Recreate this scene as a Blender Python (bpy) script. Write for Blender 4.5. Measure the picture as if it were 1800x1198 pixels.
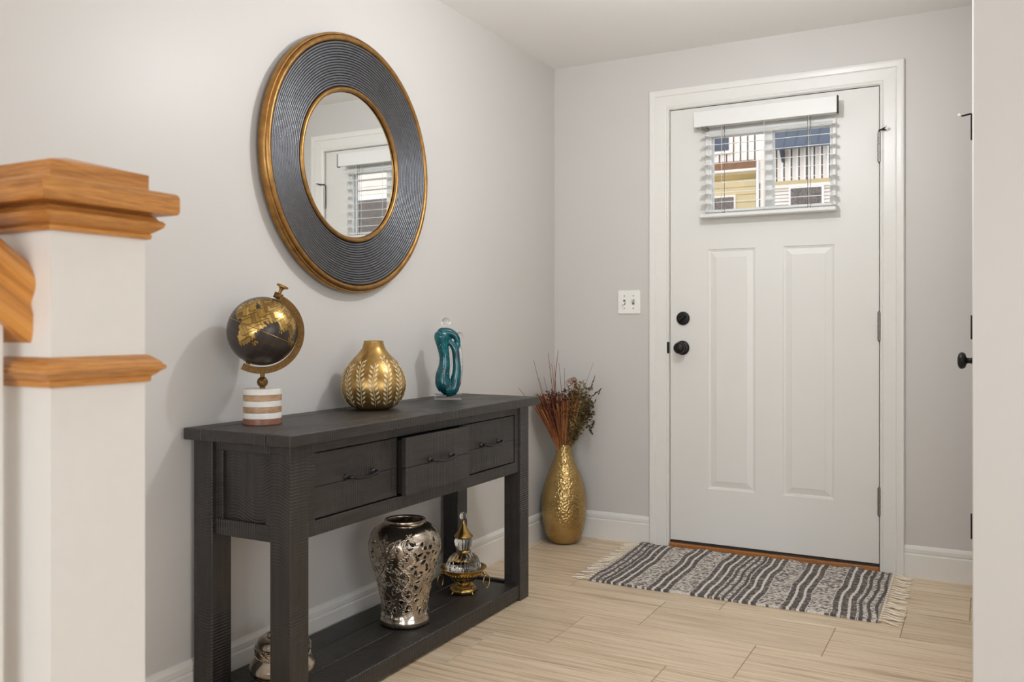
import bpy, bmesh, math, random
import numpy as np
from mathutils import Vector, Matrix

# ------------------------------------------------------------------ scene, camera, world, lights
for o in list(bpy.data.objects):
    bpy.data.objects.remove(o, do_unlink=True)
scene = bpy.context.scene
COL = scene.collection
R = math.radians
random.seed(7)
RNG = np.random.default_rng(11)

scene.view_settings.view_transform = 'Standard'
scene.view_settings.look = 'None'
scene.view_settings.gamma = 1.0
scene.view_settings.use_curve_mapping = False
scene.view_settings.exposure = 0.42
scene.cycles.use_denoising = True
scene.cycles.max_bounces = 10
scene.cycles.diffuse_bounces = 5
scene.cycles.glossy_bounces = 5
scene.cycles.transmission_bounces = 8
scene.cycles.transparent_max_bounces = 8
scene.cycles.caustics_reflective = False
scene.cycles.caustics_refractive = False
scene.cycles.sample_clamp_indirect = 6.0

CAM = Vector((1.9182, -4.0023, 1.0436))
YAW = 0.4954
cam_data = bpy.data.cameras.new('camera')
cam = bpy.data.objects.new('camera', cam_data)
COL.objects.link(cam)
cam.location = CAM
cam.rotation_euler = (math.pi / 2, 0, YAW)
cam_data.sensor_fit = 'HORIZONTAL'
cam_data.sensor_width = 36.0
cam_data.lens = 1542.8 / 1800 * 36
cam_data.shift_y = -26.9 / 1800
cam_data.clip_start = 0.05
cam_data.dof.use_dof = True
cam_data.dof.focus_distance = 3.1
cam_data.dof.aperture_fstop = 6.0
scene.camera = cam

world = bpy.data.worlds.new('sky')
scene.world = world
world.use_nodes = True
bgn = world.node_tree.nodes['Background']
bgn.inputs[0].default_value = (0.86, 0.92, 1.0, 1)
bgn.inputs[1].default_value = 1.8

def lamp(name, kind, loc, power, color=(1, 1, 1), rot=(0, 0, 0), size=None, size_y=None, radius=None):
    d = bpy.data.lights.new(name, kind)
    d.energy = power
    d.color = color
    if kind == 'AREA':
        d.shape = 'RECTANGLE'
        d.size = size
        d.size_y = size_y
    if radius is not None:
        d.shadow_soft_size = radius
    o = bpy.data.objects.new(name, d)
    COL.objects.link(o)
    o.location = loc
    o.rotation_euler = rot
    return o

# fill lights added in the made-up living-room window openings behind the camera
lamp('fill_light', 'AREA', (7.13, -5.2, 1.4), 40, (0.85, 0.92, 1.0), (0, math.pi / 2, 0), 1.7, 3.8)
lamp('fill_light', 'AREA', (3.0, -9.63, 1.4), 110, (0.85, 0.92, 1.0), (math.pi / 2, 0, 0), 3.8, 1.7)
FOYER_LAMP = (1.16, -1.50, 2.06)
FOYER_POWER = 24.5
FILL_LAMP = (3.4, -6.0, 2.17)  # extra ceiling lamp added behind the camera for fill
FILL_POWER = 24

# ------------------------------------------------------------------ helpers
def lin(c):
    return tuple(((v / 255) / 12.92 if v / 255 <= 0.04045 else ((v / 255 + 0.055) / 1.055) ** 2.4) for v in c) + (1,)

class NT:
    def __init__(self, name):
        self.m = bpy.data.materials.new(name)
        self.m.use_nodes = True
        self.t = self.m.node_tree
        self.b = self.t.nodes['Principled BSDF']
    def n(self, typ, **kw):
        nd = self.t.nodes.new(typ)
        for k, v in kw.items():
            setattr(nd, k, v)
        return nd
    def l(self, a, b):
        self.t.links.new(a, b)
    def v(self, nd, **kw):
        for k, val in kw.items():
            nd.inputs[k].default_value = val
    def mapping(self, scale, coord='Object', offset=None):
        tc = self.n('ShaderNodeTexCoord')
        mp = self.n('ShaderNodeMapping')
        mp.inputs['Scale'].default_value = scale
        src = tc.outputs[coord]
        if offset is not None:
            add = self.n('ShaderNodeVectorMath', operation='ADD')
            self.l(src, add.inputs[0])
            self.l(offset, add.inputs[1])
            src = add.outputs[0]
        self.l(src, mp.inputs['Vector'])
        return mp.outputs[0]
    def noise(self, vec, scale, detail=4, rough=0.55, dist=0.0):
        nd = self.n('ShaderNodeTexNoise')
        self.v(nd, Scale=scale, Detail=detail, Roughness=rough, Distortion=dist)
        self.l(vec, nd.inputs['Vector'])
        return nd.outputs['Fac']
    def ramp(self, fac, stops):
        nd = self.n('ShaderNodeValToRGB')
        el = nd.color_ramp.elements
        while len(el) < len(stops):
            el.new(0.5)
        for e, (p, c) in zip(el, stops):
            e.position = p
            e.color = c
        self.l(fac, nd.inputs[0])
        return nd.outputs[0]
    def bump(self, h, strength=0.2, dist=0.002):
        nd = self.n('ShaderNodeBump')
        self.v(nd, Strength=strength, Distance=dist)
        self.l(h, nd.inputs['Height'])
        self.l(nd.outputs[0], self.b.inputs['Normal'])
        return nd
    def mix(self, fac, a, b, mode='MIX'):
        nd = self.n('ShaderNodeMix', data_type='RGBA', blend_type=mode)
        if isinstance(fac, float):
            nd.inputs[0].default_value = fac
        else:
            self.l(fac, nd.inputs[0])
        for i, s in ((6, a), (7, b)):
            if isinstance(s, tuple):
                nd.inputs[i].default_value = s
            else:
                self.l(s, nd.inputs[i])
        return nd.outputs[2]

def simple(name, rgb, rough=0.5, metal=0.0, nscale=60, nstr=0.03, var=0.04, bump_d=0.001, spec=None, coat=0.0):
    k = NT(name)
    vec = k.mapping((1, 1, 1))
    f = k.noise(vec, nscale, 3)
    c = lin(rgb)
    lo = tuple(x * (1 - var) for x in c[:3]) + (1,)
    hi = tuple(min(1, x * (1 + var)) for x in c[:3]) + (1,)
    k.l(k.ramp(f, [(0.3, lo), (0.7, hi)]), k.b.inputs['Base Color'])
    k.v(k.b, Roughness=rough, Metallic=metal)
    if spec is not None:
        k.b.inputs['Specular IOR Level'].default_value = spec
    if coat:
        k.b.inputs['Coat Weight'].default_value = coat
    if nstr:
        k.bump(f, nstr, bump_d)
    return k.m

def emit(name, rgb, strength):
    k = NT(name)
    k.v(k.b, Roughness=0.6)
    k.b.inputs['Base Color'].default_value = lin(rgb)
    k.b.inputs['Emission Color'].default_value = lin(rgb)
    k.b.inputs['Emission Strength'].default_value = strength
    return k.m

def glass(name, rgb, rough=0.02, ior=1.45, alpha=1.0):
    k = NT(name)
    k.b.inputs['Base Color'].default_value = lin(rgb)
    k.v(k.b, Roughness=rough, IOR=ior)
    k.b.inputs['Transmission Weight'].default_value = alpha
    return k.m

def dark_wood(name, along, base=(46, 42, 39)):
    """sawn dark-stained timber, saw marks across the given grain axis"""
    k = NT(name)
    tc = k.n('ShaderNodeTexCoord')
    oi = k.n('ShaderNodeObjectInfo')
    sep = k.n('ShaderNodeSeparateXYZ')
    k.l(tc.outputs['Object'], sep.inputs[0])
    sc = {'X': (2, 26, 26), 'Y': (26, 2, 26), 'Z': (26, 26, 2)}[along]
    vec = k.mapping(sc)
    g = k.noise(vec, 3.0, 6, 0.65)
    c = lin(base)
    lo = tuple(x * 0.62 for x in c[:3]) + (1,)
    hi = tuple(x * 1.45 for x in c[:3]) + (1,)
    k.l(k.ramp(g, [(0.3, lo), (0.7, hi)]), k.b.inputs['Base Color'])
    others = [a for a in 'XYZ' if a != along]
    # scalloped saw arcs: position along grain + curvature across it
    mw = k.n('ShaderNodeMath', operation='SINE')
    a0 = k.n('ShaderNodeMath', operation='MULTIPLY')
    k.l(sep.outputs[others[0]], a0.inputs[0]); a0.inputs[1].default_value = 38.0
    k.l(a0.outputs[0], mw.inputs[0])
    a1 = k.n('ShaderNodeMath', operation='MULTIPLY_ADD')
    k.l(mw.outputs[0], a1.inputs[0]); a1.inputs[1].default_value = 0.012
    k.l(sep.outputs[along], a1.inputs[2])
    a2 = k.n('ShaderNodeMath', operation='MULTIPLY')
    k.l(a1.outputs[0], a2.inputs[0]); a2.inputs[1].default_value = 2 * math.pi / 0.0085
    s = k.n('ShaderNodeMath', operation='SINE')
    k.l(a2.outputs[0], s.inputs[0])
    patch = k.noise(k.mapping((3, 3, 3)), 2.2, 2)
    pm = k.ramp(patch, [(0.42, (0, 0, 0, 1)), (0.62, (1, 1, 1, 1))])
    mul = k.n('ShaderNodeMath', operation='MULTIPLY')
    k.l(s.outputs[0], mul.inputs[0]); k.l(pm, mul.inputs[1])
    add = k.n('ShaderNodeMath', operation='MULTIPLY_ADD')
    k.l(g, add.inputs[0]); add.inputs[1].default_value = 1.6
    k.l(mul.outputs[0], add.inputs[2])
    k.v(k.b, Roughness=0.42)
    k.bump(add.outputs[0], 0.6, 0.0013)
    return k.m

def oak(name, along, base=(196, 134, 68)):
    k = NT(name)
    oi = k.n('ShaderNodeObjectInfo')
    sc = {'X': (1.5, 30, 30), 'Y': (30, 1.5, 30), 'Z': (30, 30, 1.5)}[along]
    vec = k.mapping(sc)
    g = k.noise(vec, 2.0, 6, 0.6, 0.6)
    p = k.noise(k.mapping(tuple(x * 4 for x in sc)), 5.0, 3)
    c = lin(base)
    d = lin(tuple(v * q for v, q in zip(base, (.70, .62, .52))))
    hi = lin(tuple(min(255, v * q) for v, q in zip(base, (1.10, 1.15, 1.22))))
    col = k.ramp(g, [(0.28, d), (0.5, c), (0.75, hi)])
    col = k.mix(0.42, col, k.ramp(p, [(0.36, d), (0.6, hi)]))
    k.l(col, k.b.inputs['Base Color'])
    k.v(k.b, Roughness=0.33)
    k.bump(p, 0.08, 0.0006)
    return k.m

# ---- mesh building
class MB:
    def __init__(self):
        self.v = []
        self.f = []
        self.mi = []
        self.sm = []
    def add(self, verts, faces, mi=0, smooth=False):
        n = len(self.v)
        self.v += [tuple(p) for p in verts]
        for f in faces:
            self.f.append(tuple(i + n for i in f))
            self.mi.append(mi)
            self.sm.append(smooth)
        return self
    def box(self, x0, x1, y0, y1, z0, z1, mi=0, bev=0.0):
        if x0 > x1: x0, x1 = x1, x0
        if y0 > y1: y0, y1 = y1, y0
        if z0 > z1: z0, z1 = z1, z0
        if bev <= 0:
            vs = [(x0, y0, z0), (x1, y0, z0), (x1, y1, z0), (x0, y1, z0), (x0, y0, z1), (x1, y0, z1), (x1, y1, z1), (x0, y1, z1)]
            fs = [(0, 3, 2, 1), (4, 5, 6, 7), (0, 1, 5, 4), (1, 2, 6, 5), (2, 3, 7, 6), (3, 0, 4, 7)]
            return self.add(vs, fs, mi)
        b = min(bev, (x1 - x0) / 2.01, (y1 - y0) / 2.01, (z1 - z0) / 2.01)
        # chamfered box: 24 verts
        lo = (x0, y0, z0); hi = (x1, y1, z1)
        vs = []; idx = {}
        for sx in (0, 1):
            for sy in (0, 1):
                for sz in (0, 1):
                    c = [(lo, hi)[s][i] for i, s in enumerate((sx, sy, sz))]
                    ins = [c[i] + (b if s == 0 else -b) for i, s in enumerate((sx, sy, sz))]
                    for ax in range(3):
                        p = list(ins); p[ax] = c[ax]
                        idx[(sx, sy, sz, ax)] = len(vs); vs.append(tuple(p))
        fs = []
        for ax in range(3):
            o1, o2 = [i for i in range(3) if i != ax]
            for s in (0, 1):
                ring = []
                for a, c in ((0, 0), (1, 0), (1, 1), (0, 1)):
                    k = [0, 0, 0]; k[ax] = s; k[o1] = a; k[o2] = c
                    ring.append(idx[(*k, ax)])
                fs.append(tuple(ring))
        for ax in range(3):           # edges parallel to ax
            o1, o2 = [i for i in range(3) if i != ax]
            for s1 in (0, 1):
                for s2 in (0, 1):
                    q = []
                    for e, a in ((0, o1), (1, o1), (1, o2), (0, o2)):
                        k = [0, 0, 0]; k[ax] = e; k[o1] = s1; k[o2] = s2
                        q.append(idx[(*k, a)])
                    fs.append(tuple(q))
        for sx in (0, 1):
            for sy in (0, 1):
                for sz in (0, 1):
                    fs.append(tuple(idx[(sx, sy, sz, a)] for a in range(3)))
        return self.add(vs, fs, mi)
    def lathe(self, prof, segs=48, c=(0, 0, 0), axis='z', mi=0, smooth=True, ripple=None, close=True):
        """prof: (r, h) list. Ends with r ~ 0 become poles."""
        vs = []; rings = []
        for r, h in prof:
            if r < 1e-6:
                rings.append([len(vs)]); vs.append((0, 0, h))
            else:
                ring = []
                for i in range(segs):
                    a = 2 * math.pi * i / segs
                    rr = r if ripple is None else ripple(r, h, a)
                    ring.append(len(vs)); vs.append((rr * math.cos(a), rr * math.sin(a), h))
                rings.append(ring)
        fs = []
        for A, B in zip(rings, rings[1:]):
            if len(A) == 1 and len(B) == 1:
                continue
            for i in range(segs):
                j = (i + 1) % segs
                if len(A) == 1:
                    fs.append((A[0], B[j], B[i]))
                elif len(B) == 1:
                    fs.append((A[i], A[j], B[0]))
                else:
                    fs.append((A[i], A[j], B[j], B[i]))
        if axis == 'x':
            vs = [(h, x, y) for x, y, h in vs]
        elif axis == 'y':
            vs = [(y, h, x) for x, y, h in vs]
        vs = [(x + c[0], y + c[1], z + c[2]) for x, y, z in vs]
        return self.add(vs, fs, mi, smooth)
    def tube(self, pts, rad, segs=8, mi=0, caps=True, smooth=True, flat=None):
        pts = [Vector(p) for p in pts]
        n = len(pts)
        rs = rad if isinstance(rad, (list, tuple)) else [rad] * n
        vs = []; fs = []
        t0 = (pts[1] - pts[0]).normalized()
        up = Vector((0, 0, 1)) if abs(t0.z) < 0.9 else Vector((1, 0, 0))
        nrm = t0.cross(up).normalized()
        for i, p in enumerate(pts):
            t = (pts[min(i + 1, n - 1)] - pts[max(i - 1, 0)]).normalized()
            nrm = (nrm - t * nrm.dot(t)).normalized()
            bi = t.cross(nrm)
            for k in range(segs):
                a = 2 * math.pi * k / segs
                f2 = 1.0 if flat is None else flat
                vs.append(p + nrm * (math.cos(a) * rs[i]) + bi * (math.sin(a) * rs[i] * f2))
        for i in range(n - 1):
            for k in range(segs):
                k2 = (k + 1) % segs
                fs.append((i * segs + k, i * segs + k2, (i + 1) * segs + k2, (i + 1) * segs + k))
        if caps:
            fs.append(tuple(range(segs - 1, -1, -1)))
            fs.append(tuple((n - 1) * segs + k for k in range(segs)))
        return self.add(vs, fs, mi, smooth)
    def sphere(self, c, r, u=20, v=12, mi=0, squash=(1, 1, 1)):
        prof = [(r * math.sin(math.pi * i / v), -r * math.cos(math.pi * i / v)) for i in range(v + 1)]
        prof[0] = (0, -r); prof[-1] = (0, r)
        n = len(self.v)
        self.lathe(prof, u, (0, 0, 0), mi=mi)
        for i in range(n, len(self.v)):
            p = self.v[i]
            self.v[i] = (p[0] * squash[0] + c[0], p[1] * squash[1] + c[1], p[2] * squash[2] + c[2])
        return self
    def torus(self, c, R_, r, segs=48, ts=10, axis='z', mi=0):
        prof = [(R_ + r * math.cos(2 * math.pi * i / ts), r * math.sin(2 * math.pi * i / ts)) for i in range(ts + 1)]
        return self.lathe(prof, segs, c, axis, mi)
    def square(self, prof, c=(0, 0), mis=(0, 0), capmi=0):
        """mitred moulding round a square post: prof = (half width, z) bottom to top"""
        vs = []; fs = []; mi = []
        for h, z in prof:
            vs += [(c[0] - h, c[1] - h, z), (c[0] + h, c[1] - h, z), (c[0] + h, c[1] + h, z), (c[0] - h, c[1] + h, z)]
        n = len(self.v); self.v += vs
        for i in range(len(prof) - 1):
            for k in range(4):
                k2 = (k + 1) % 4
                self.f.append(tuple(n + q for q in (i * 4 + k, i * 4 + k2, i * 4 + 4 + k2, i * 4 + 4 + k)))
                self.mi.append(mis[k % 2]); self.sm.append(False)
        m = (len(prof) - 1) * 4
        for ring in ((3, 2, 1, 0), (m, m + 1, m + 2, m + 3)):
            self.f.append(tuple(n + q for q in ring)); self.mi.append(capmi); self.sm.append(False)
        return self
    def build(self, name, mats, root=None, parent=None, smooth_angle=None, local=False):
        """root: Empty whose location is the frame of the part; parent: part for a sub-part"""
        me = bpy.data.meshes.new(name)
        off = Vector((0, 0, 0)) if (root is None or local) else root.location
        vs = [(p[0] - off[0], p[1] - off[1], p[2] - off[2]) for p in self.v]
        me.from_pydata(vs, [], self.f)
        if not isinstance(mats, (list, tuple)):
            mats = [mats]
        for m in mats:
            me.materials.append(m)
        if len(mats) > 1:
            me.polygons.foreach_set('material_index', self.mi)
        me.polygons.foreach_set('use_smooth', self.sm)
        bm = bmesh.new(); bm.from_mesh(me)
        bmesh.ops.recalc_face_normals(bm, faces=bm.faces)
        bm.to_mesh(me); bm.free()
        if smooth_angle:
            me.set_sharp_from_angle(angle=R(smooth_angle))
        me.update()
        o = bpy.data.objects.new(name, me)
        COL.objects.link(o)
        p = parent if parent is not None else root
        if p is not None:
            o.parent = p
        return o

def raw(name, verts, faces, mats, parent=None, smooth=True, angle=None, mi=None):
    me = bpy.data.meshes.new(name)
    me.from_pydata(verts, [], faces)
    for m in (mats if isinstance(mats, (list, tuple)) else [mats]):
        me.materials.append(m)
    if smooth:
        me.polygons.foreach_set('use_smooth', [True] * len(me.polygons))
    if mi is not None:
        me.polygons.foreach_set('material_index', mi)
    if angle:
        me.set_sharp_from_angle(angle=R(angle))
    me.update()
    o = bpy.data.objects.new(name, me)
    COL.objects.link(o)
    if parent is not None:
        o.parent = parent
    return o

def copy_of(o, loc, parent):
    c = o.copy()
    COL.objects.link(c)
    c.parent = parent
    c.location = loc
    return c

def tag(o, label=None, cat=None, group=None, kind=None):
    if label: o['label'] = label
    if cat: o['category'] = cat
    if group: o['group'] = group
    if kind: o['kind'] = kind
    return o

def empty(name, loc=(0, 0, 0), rz=0.0):
    o = bpy.data.objects.new(name, None)
    COL.objects.link(o)
    o.location = loc
    o.rotation_euler = (0, 0, rz)
    o.empty_display_size = 0.05
    return o

def smoothcurve(pts, n=8):
    """Catmull-Rom through a list of tuples"""
    pts = [np.array(p, float) for p in pts]
    out = []
    P = [2 * pts[0] - pts[1]] + pts + [2 * pts[-1] - pts[-2]]
    for i in range(1, len(P) - 2):
        for k in range(n):
            t = k / n
            a, b, c, d = P[i - 1], P[i], P[i + 1], P[i + 2]
            out.append(0.5 * ((2 * b) + (-a + c) * t + (2 * a - 5 * b + 4 * c - d) * t * t + (-a + 3 * b - 3 * c + d) * t ** 3))
    out.append(P[-2])
    return [tuple(p) for p in out]

# ------------------------------------------------------------------ materials
M = {}
def wallpaint(name, rgb):
    k = NT(name)
    vec = k.mapping((1, 1, 1))
    f = k.noise(vec, 420, 3)
    g = k.noise(vec, 1.3, 2)
    c = lin(rgb)
    k.l(k.ramp(g, [(0.3, tuple(x * 0.985 for x in c[:3]) + (1,)), (0.7, c)]), k.b.inputs['Base Color'])
    k.v(k.b, Roughness=0.42)
    k.bump(f, 0.09, 0.0007)
    return k.m
M['wall'] = wallpaint('greige_paint', (205, 201, 196))
M['ceiling'] = simple('ceiling_paint', (246, 244, 241), 0.8, nscale=300, nstr=0.05, var=0.01)
M['white'] = simple('white_trim_paint', (227, 224, 218), 0.32, nscale=30, nstr=0.01, var=0.01)
M['doorwhite'] = simple('white_door_paint', (223, 220, 214), 0.4, nscale=260, nstr=0.06, var=0.012, bump_d=0.0006)
M['plastic'] = simple('white_plastic', (238, 236, 230), 0.3, nscale=30, nstr=0.0, var=0.005)
M['vinyl'] = simple('blind_white', (226, 225, 221), 0.35, nscale=30, nstr=0.0, var=0.005)
M['black'] = simple('dark_bronze', (38, 35, 33), 0.38, 0.6, nscale=80, nstr=0.02)
M['hinge'] = simple('nickel_hinge', (128, 122, 114), 0.35, 0.85, nscale=120, nstr=0.03)
M['handle'] = simple('black_iron', (20, 19, 19), 0.28, 0.2, nscale=80, nstr=0.02)
M['seal'] = simple('weatherstrip', (46, 41, 38), 0.7)
M['grout'] = simple('grout', (158, 136, 108), 0.9, nscale=200, nstr=0.1)
M['gold'] = simple('antique_gold', (158, 118, 66), 0.36, 0.85, nscale=40, nstr=0.05, var=0.25)
M['brass'] = simple('bright_brass', (188, 154, 92), 0.25, 0.95, nscale=180, nstr=0.25, var=0.2)
M['oldbrass'] = simple('old_brass', (104, 76, 36), 0.45, 0.7, nscale=260, nstr=0.5, var=0.45)
M['sill'] = oak('oak_sill', 'X', (168, 108, 54))
M['oakx'] = oak('oak_grain_x', 'X')
M['oaky'] = oak('oak_grain_y', 'Y')
M['wood_y'] = dark_wood('dark_timber_y', 'Y')
M['wood_x'] = dark_wood('dark_timber_x', 'X')
M['wood_z'] = dark_wood('dark_timber_z', 'Z')
M['inner'] = simple('dark_interior', (22, 20, 19), 0.8)
M['clear'] = glass('clear_glass', (252, 252, 252), 0.0, 1.46)

# floor tile
def tile_mat():
    k = NT('wood_look_tile')
    oi = k.n('ShaderNodeObjectInfo')
    comb = k.n('ShaderNodeCombineXYZ')
    mul = k.n('ShaderNodeMath', operation='MULTIPLY')
    k.l(oi.outputs['Random'], mul.inputs[0]); mul.inputs[1].default_value = 37.0
    for i in range(3):
        k.l(mul.outputs[0], comb.inputs[i])
    v1 = k.mapping((0.9, 16, 1), offset=comb.outputs[0])
    a = k.noise(v1, 2.4, 5, 0.6, 0.25)
    v2 = k.mapping((1.6, 75, 1), offset=comb.outputs[0])
    b = k.noise(v2, 2.0, 4, 0.6, 0.1)
    c1 = k.ramp(a, [(0.32, lin((172, 140, 108))), (0.46, lin((216, 194, 162))), (0.62, lin((230, 210, 182))), (0.78, lin((212, 190, 164)))])
    c2 = k.ramp(b, [(0.34, lin((150, 120, 92))), (0.5, lin((220, 198, 168))), (0.7, lin((238, 220, 194)))])
    c = k.mix(0.52, c1, c2)
    hsv = k.n('ShaderNodeHueSaturation')
    mr = k.n('ShaderNodeMapRange')
    k.v(mr, **{'To Min': 0.92, 'To Max': 1.05})
    k.l(oi.outputs['Random'], mr.inputs['Value'])
    k.l(mr.outputs[0], hsv.inputs['Value'])
    k.l(c, hsv.inputs['Color'])
    k.l(hsv.outputs[0], k.b.inputs['Base Color'])
    k.v(k.b, Roughness=0.4)
    k.bump(b, 0.05, 0.0006)
    return k.m
M['tile'] = tile_mat()

# ------------------------------------------------------------------ the setting
H = 2.337
XR = 1.895           # closet wall face
XE, YF = 7.0, -9.5   # far extents of the living room behind the camera
DL, DR = 0.605, 1.519
DB, DT = 0.0365, 2.0565

def struct(o):
    o['kind'] = 'structure'
    return o

fl = struct(MB().box(-0.12, XE, YF, 0.12, -0.12, -0.0016).build('floor', M['grout']))
TW, TL, GAP = 0.300, 0.610, 0.0028
tcache = {}
for r in range(-1, 19):
    y1 = -0.195 - 0.3017 * r
    y0 = y1 - 0.3017
    x_ref = 1.257 - 0.2035 * (r)          # an end joint of this row
    k0 = math.floor((0 - x_ref) / TL)
    for k in range(k0, k0 + 8):
        xa, xb = x_ref + k * TL, x_ref + (k + 1) * TL
        xa_, xb_ = max(xa, 0.0), min(xb, 3.9)
        ya_, yb_ = max(y0, -6.0), min(y1, 0.02)
        if r == -1:
            yb_ = 0.0
        if xb_ - xa_ < 0.01 or yb_ - ya_ < 0.01:
            continue
        w, l = round(xb_ - xa_ - GAP, 4), round(yb_ - ya_ - GAP, 4)
        key = (w, l)
        cx, cy = (xa_ + xb_) / 2, (ya_ + yb_) / 2
        if key not in tcache:
            o = MB().box(-w / 2, w / 2, -l / 2, l / 2, -0.01, 0.0, bev=0.0012).build('tile', M['tile'], fl)
            tcache[key] = o
            o.location = (cx, cy, 0)
        else:
            copy_of(tcache[key], (cx, cy, 0), fl)

struct(MB().box(-0.12, XE + .12, YF - .12, 0.12, H, H + 0.12).build('ceiling', M['ceiling']))
struct(MB().box(-0.12, 0, YF, 0.12, 0, H).build('wall_left', M['wall']))
OL, OR_, OT = 0.583, 1.541, 2.079      # rough opening for the front door
struct(MB().box(0, OL, 0, 0.12, 0, H).box(OR_, XE, 0, 0.12, 0, H).box(OL, OR_, 0, 0.12, OT, H).build('wall_back', M['wall']))
CY0, CY1, CT = -1.075, -0.245, 2.05    # closet door opening
struct(MB().box(XR, XR + .1, CY1, 0, 0, H).box(XR, XR + .1, -1.86, CY0, 0, H).box(XR, XR + .1, CY0, CY1, CT, H).build('wall_right', M['wall']))
struct(MB().box(XR, XE, -1.98, -1.86, 0, H).build('wall_closet', M['wall']))
# unseen living room behind the camera, with two window openings added for fill light
struct(MB().box(XE, XE + .12, YF, -7.1, 0, H).box(XE, XE + .12, -3.3, -1.86, 0, H).box(XE, XE + .12, -7.1, -3.3, 0, .55).box(XE, XE + .12, -7.1, -3.3, 2.25, H).build('wall_side', M['wall']))
struct(MB().box(-0.12, 1.1, YF - .12, YF, 0, H).box(4.9, XE, YF - .12, YF, 0, H).box(1.1, 4.9, YF - .12, YF, 0, .55).box(1.1, 4.9, YF - .12, YF, 2.25, H).build('wall_front', M['wall']))

# baseboards (profile in depth, height)
BP = [(0, 0), (.013, 0), (.013, .094), (.010, .097), (.0085, .100), (.0115, .104), (.012, .118), (.008, .127), (.004, .1315), (0, .1325)]
def extrude_profile(prof, a, b, out, name, ends=True):
    """prof (depth, z) swept from a to b (xy points), depth goes along out"""
    vs = []
    for p in (a, b):
        for d, z in prof:
            vs.append((p[0] + out[0] * d, p[1] + out[1] * d, z))
    n = len(prof)
    fs = [(i, (i + 1) % n, n + (i + 1) % n, n + i) for i in range(n)]
    fs += [tuple(range(n)), tuple(range(2 * n - 1, n - 1, -1))]
    return MB().add(vs, fs).build(name, M['white'])
struct(extrude_profile(BP, (0, YF), (0, 0), (1, 0), 'baseboard_left'))
struct(extrude_profile(BP, (0.0135, 0), (DL - .0995, 0), (0, -1), 'baseboard_back'))
struct(extrude_profile(BP, (DR + .0995, 0), (XR, 0), (0, -1), 'baseboard_right'))

# casing of the front door, three mitred lengths
CPROF = [(0, 0), (0, .009), (.004, .0115), (.009, .0115), (.012, .009), (.016, .011), (.058, .0135), (.062, .0125), (.065, .0165), (.082, .0185), (.0905, .0185), (.094, .015), (.094, 0)]
def casing(kind, xl, xr, zt, zb, name, mat):
    n = len(CPROF); vs = []
    if kind == 'L':
        A = [(xl - w, -d, zb) for w, d in CPROF]; B = [(xl - w, -d, zt + w) for w, d in CPROF]
    elif kind == 'R':
        A = [(xr + w, -d, zb) for w, d in CPROF]; B = [(xr + w, -d, zt + w) for w, d in CPROF]
    else:
        A = [(xl - w, -d, zt + w) for w, d in CPROF]; B = [(xr + w, -d, zt + w) for w, d in CPROF]
    fs = [(i, (i + 1) % n, n + (i + 1) % n, n + i) for i in range(n)] + [tuple(range(n)), tuple(range(2 * n - 1, n - 1, -1))]
    return struct(MB().add(A + B, fs).build(name, mat))
cl, cr, ct = DL - .0055, DR + .0055, DT + .0055
casing('L', cl, cr, ct, 0, 'trim_1', M['white'])
casing('T', cl, cr, ct, 0, 'trim_2', M['white'])
casing('R', cl, cr, ct, 0, 'trim_3', M['white'])
# jambs, stops and weatherstrip
j = struct(MB().box(OL, DL - .0035, 0, .12, 0, OT - .001).box(DR + .0035, OR_, 0, .12, 0, OT - .001).box(DL - .0035, DR + .0035, 0, .12, DT + .0035, OT - .001).build('trim_4', M['white']))
MB().box(DL - .0035, DL + .012, .047, .06, DB, DT).box(DR - .012, DR + .0035, .047, .06, DB, DT).box(DL - .0035, DR + .0035, .047, .06, DT - .012, DT + .0035).build('weatherstrip', M['seal'], parent=j)
th = struct(MB().box(OL + .02, OR_ - .02, -.014, .12, 0, .024, bev=.004).build('trim_5', M['sill']))
MB().box(DL, DR, .004, .05, .0245, .0325).build('door_sweep', M['seal'], parent=th)

# ------------------------------------------------------------------ front door
door = struct(empty('door_1', (DL, 0.003, DB)))
YD = 0.003          # room-side face of the slab
DTK = 0.044
LX0, LX1, LZ0, LZ1 = 0.790, 1.334, 1.566, 1.925     # hole for the lite
PANELS = [(0.785, 1.001, 0.290, 1.396), (1.123, 1.339, 0.290, 1.396)]
def door_slab():
    mb = MB()
    xs = [DL, 0.785, LX0, 1.001, 1.123, LX1, 1.339, DR]
    zs = [DB, 0.290, 1.396, LZ0, LZ1, DT]
    def hole(xa, xb, za, zb):
        mx, mz = (xa + xb) / 2, (za + zb) / 2
        if LX0 < mx < LX1 and LZ0 < mz < LZ1:
            return True
        return any(a < mx < b and c < mz < d for a, b, c, d in PANELS)
    for y, rev in ((YD, False), (YD + DTK, True)):
        for xa, xb in zip(xs, xs[1:]):
            for za, zb in zip(zs, zs[1:]):
                if not hole(xa, xb, za, zb) or (rev and not (LX0 < (xa + xb) / 2 < LX1 and LZ0 < (za + zb) / 2 < LZ1)):
                    mb.add([(xa, y, za), (xb, y, za), (xb, y, zb), (xa, y, zb)], [(0, 1, 2, 3)])
    for x0, x1, z0, z1 in ((DL, DR, DB, DT), (LX0, LX1, LZ0, LZ1)):
        c = [(x0, z0), (x1, z0), (x1, z1), (x0, z1)]
        for i in range(4):
            a, b = c[i], c[(i + 1) % 4]
            mb.add([(a[0], YD, a[1]), (b[0], YD, b[1]), (b[0], YD + DTK, b[1]), (a[0], YD + DTK, a[1])], [(0, 1, 2, 3)])
    return mb
slab = door_slab()
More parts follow.
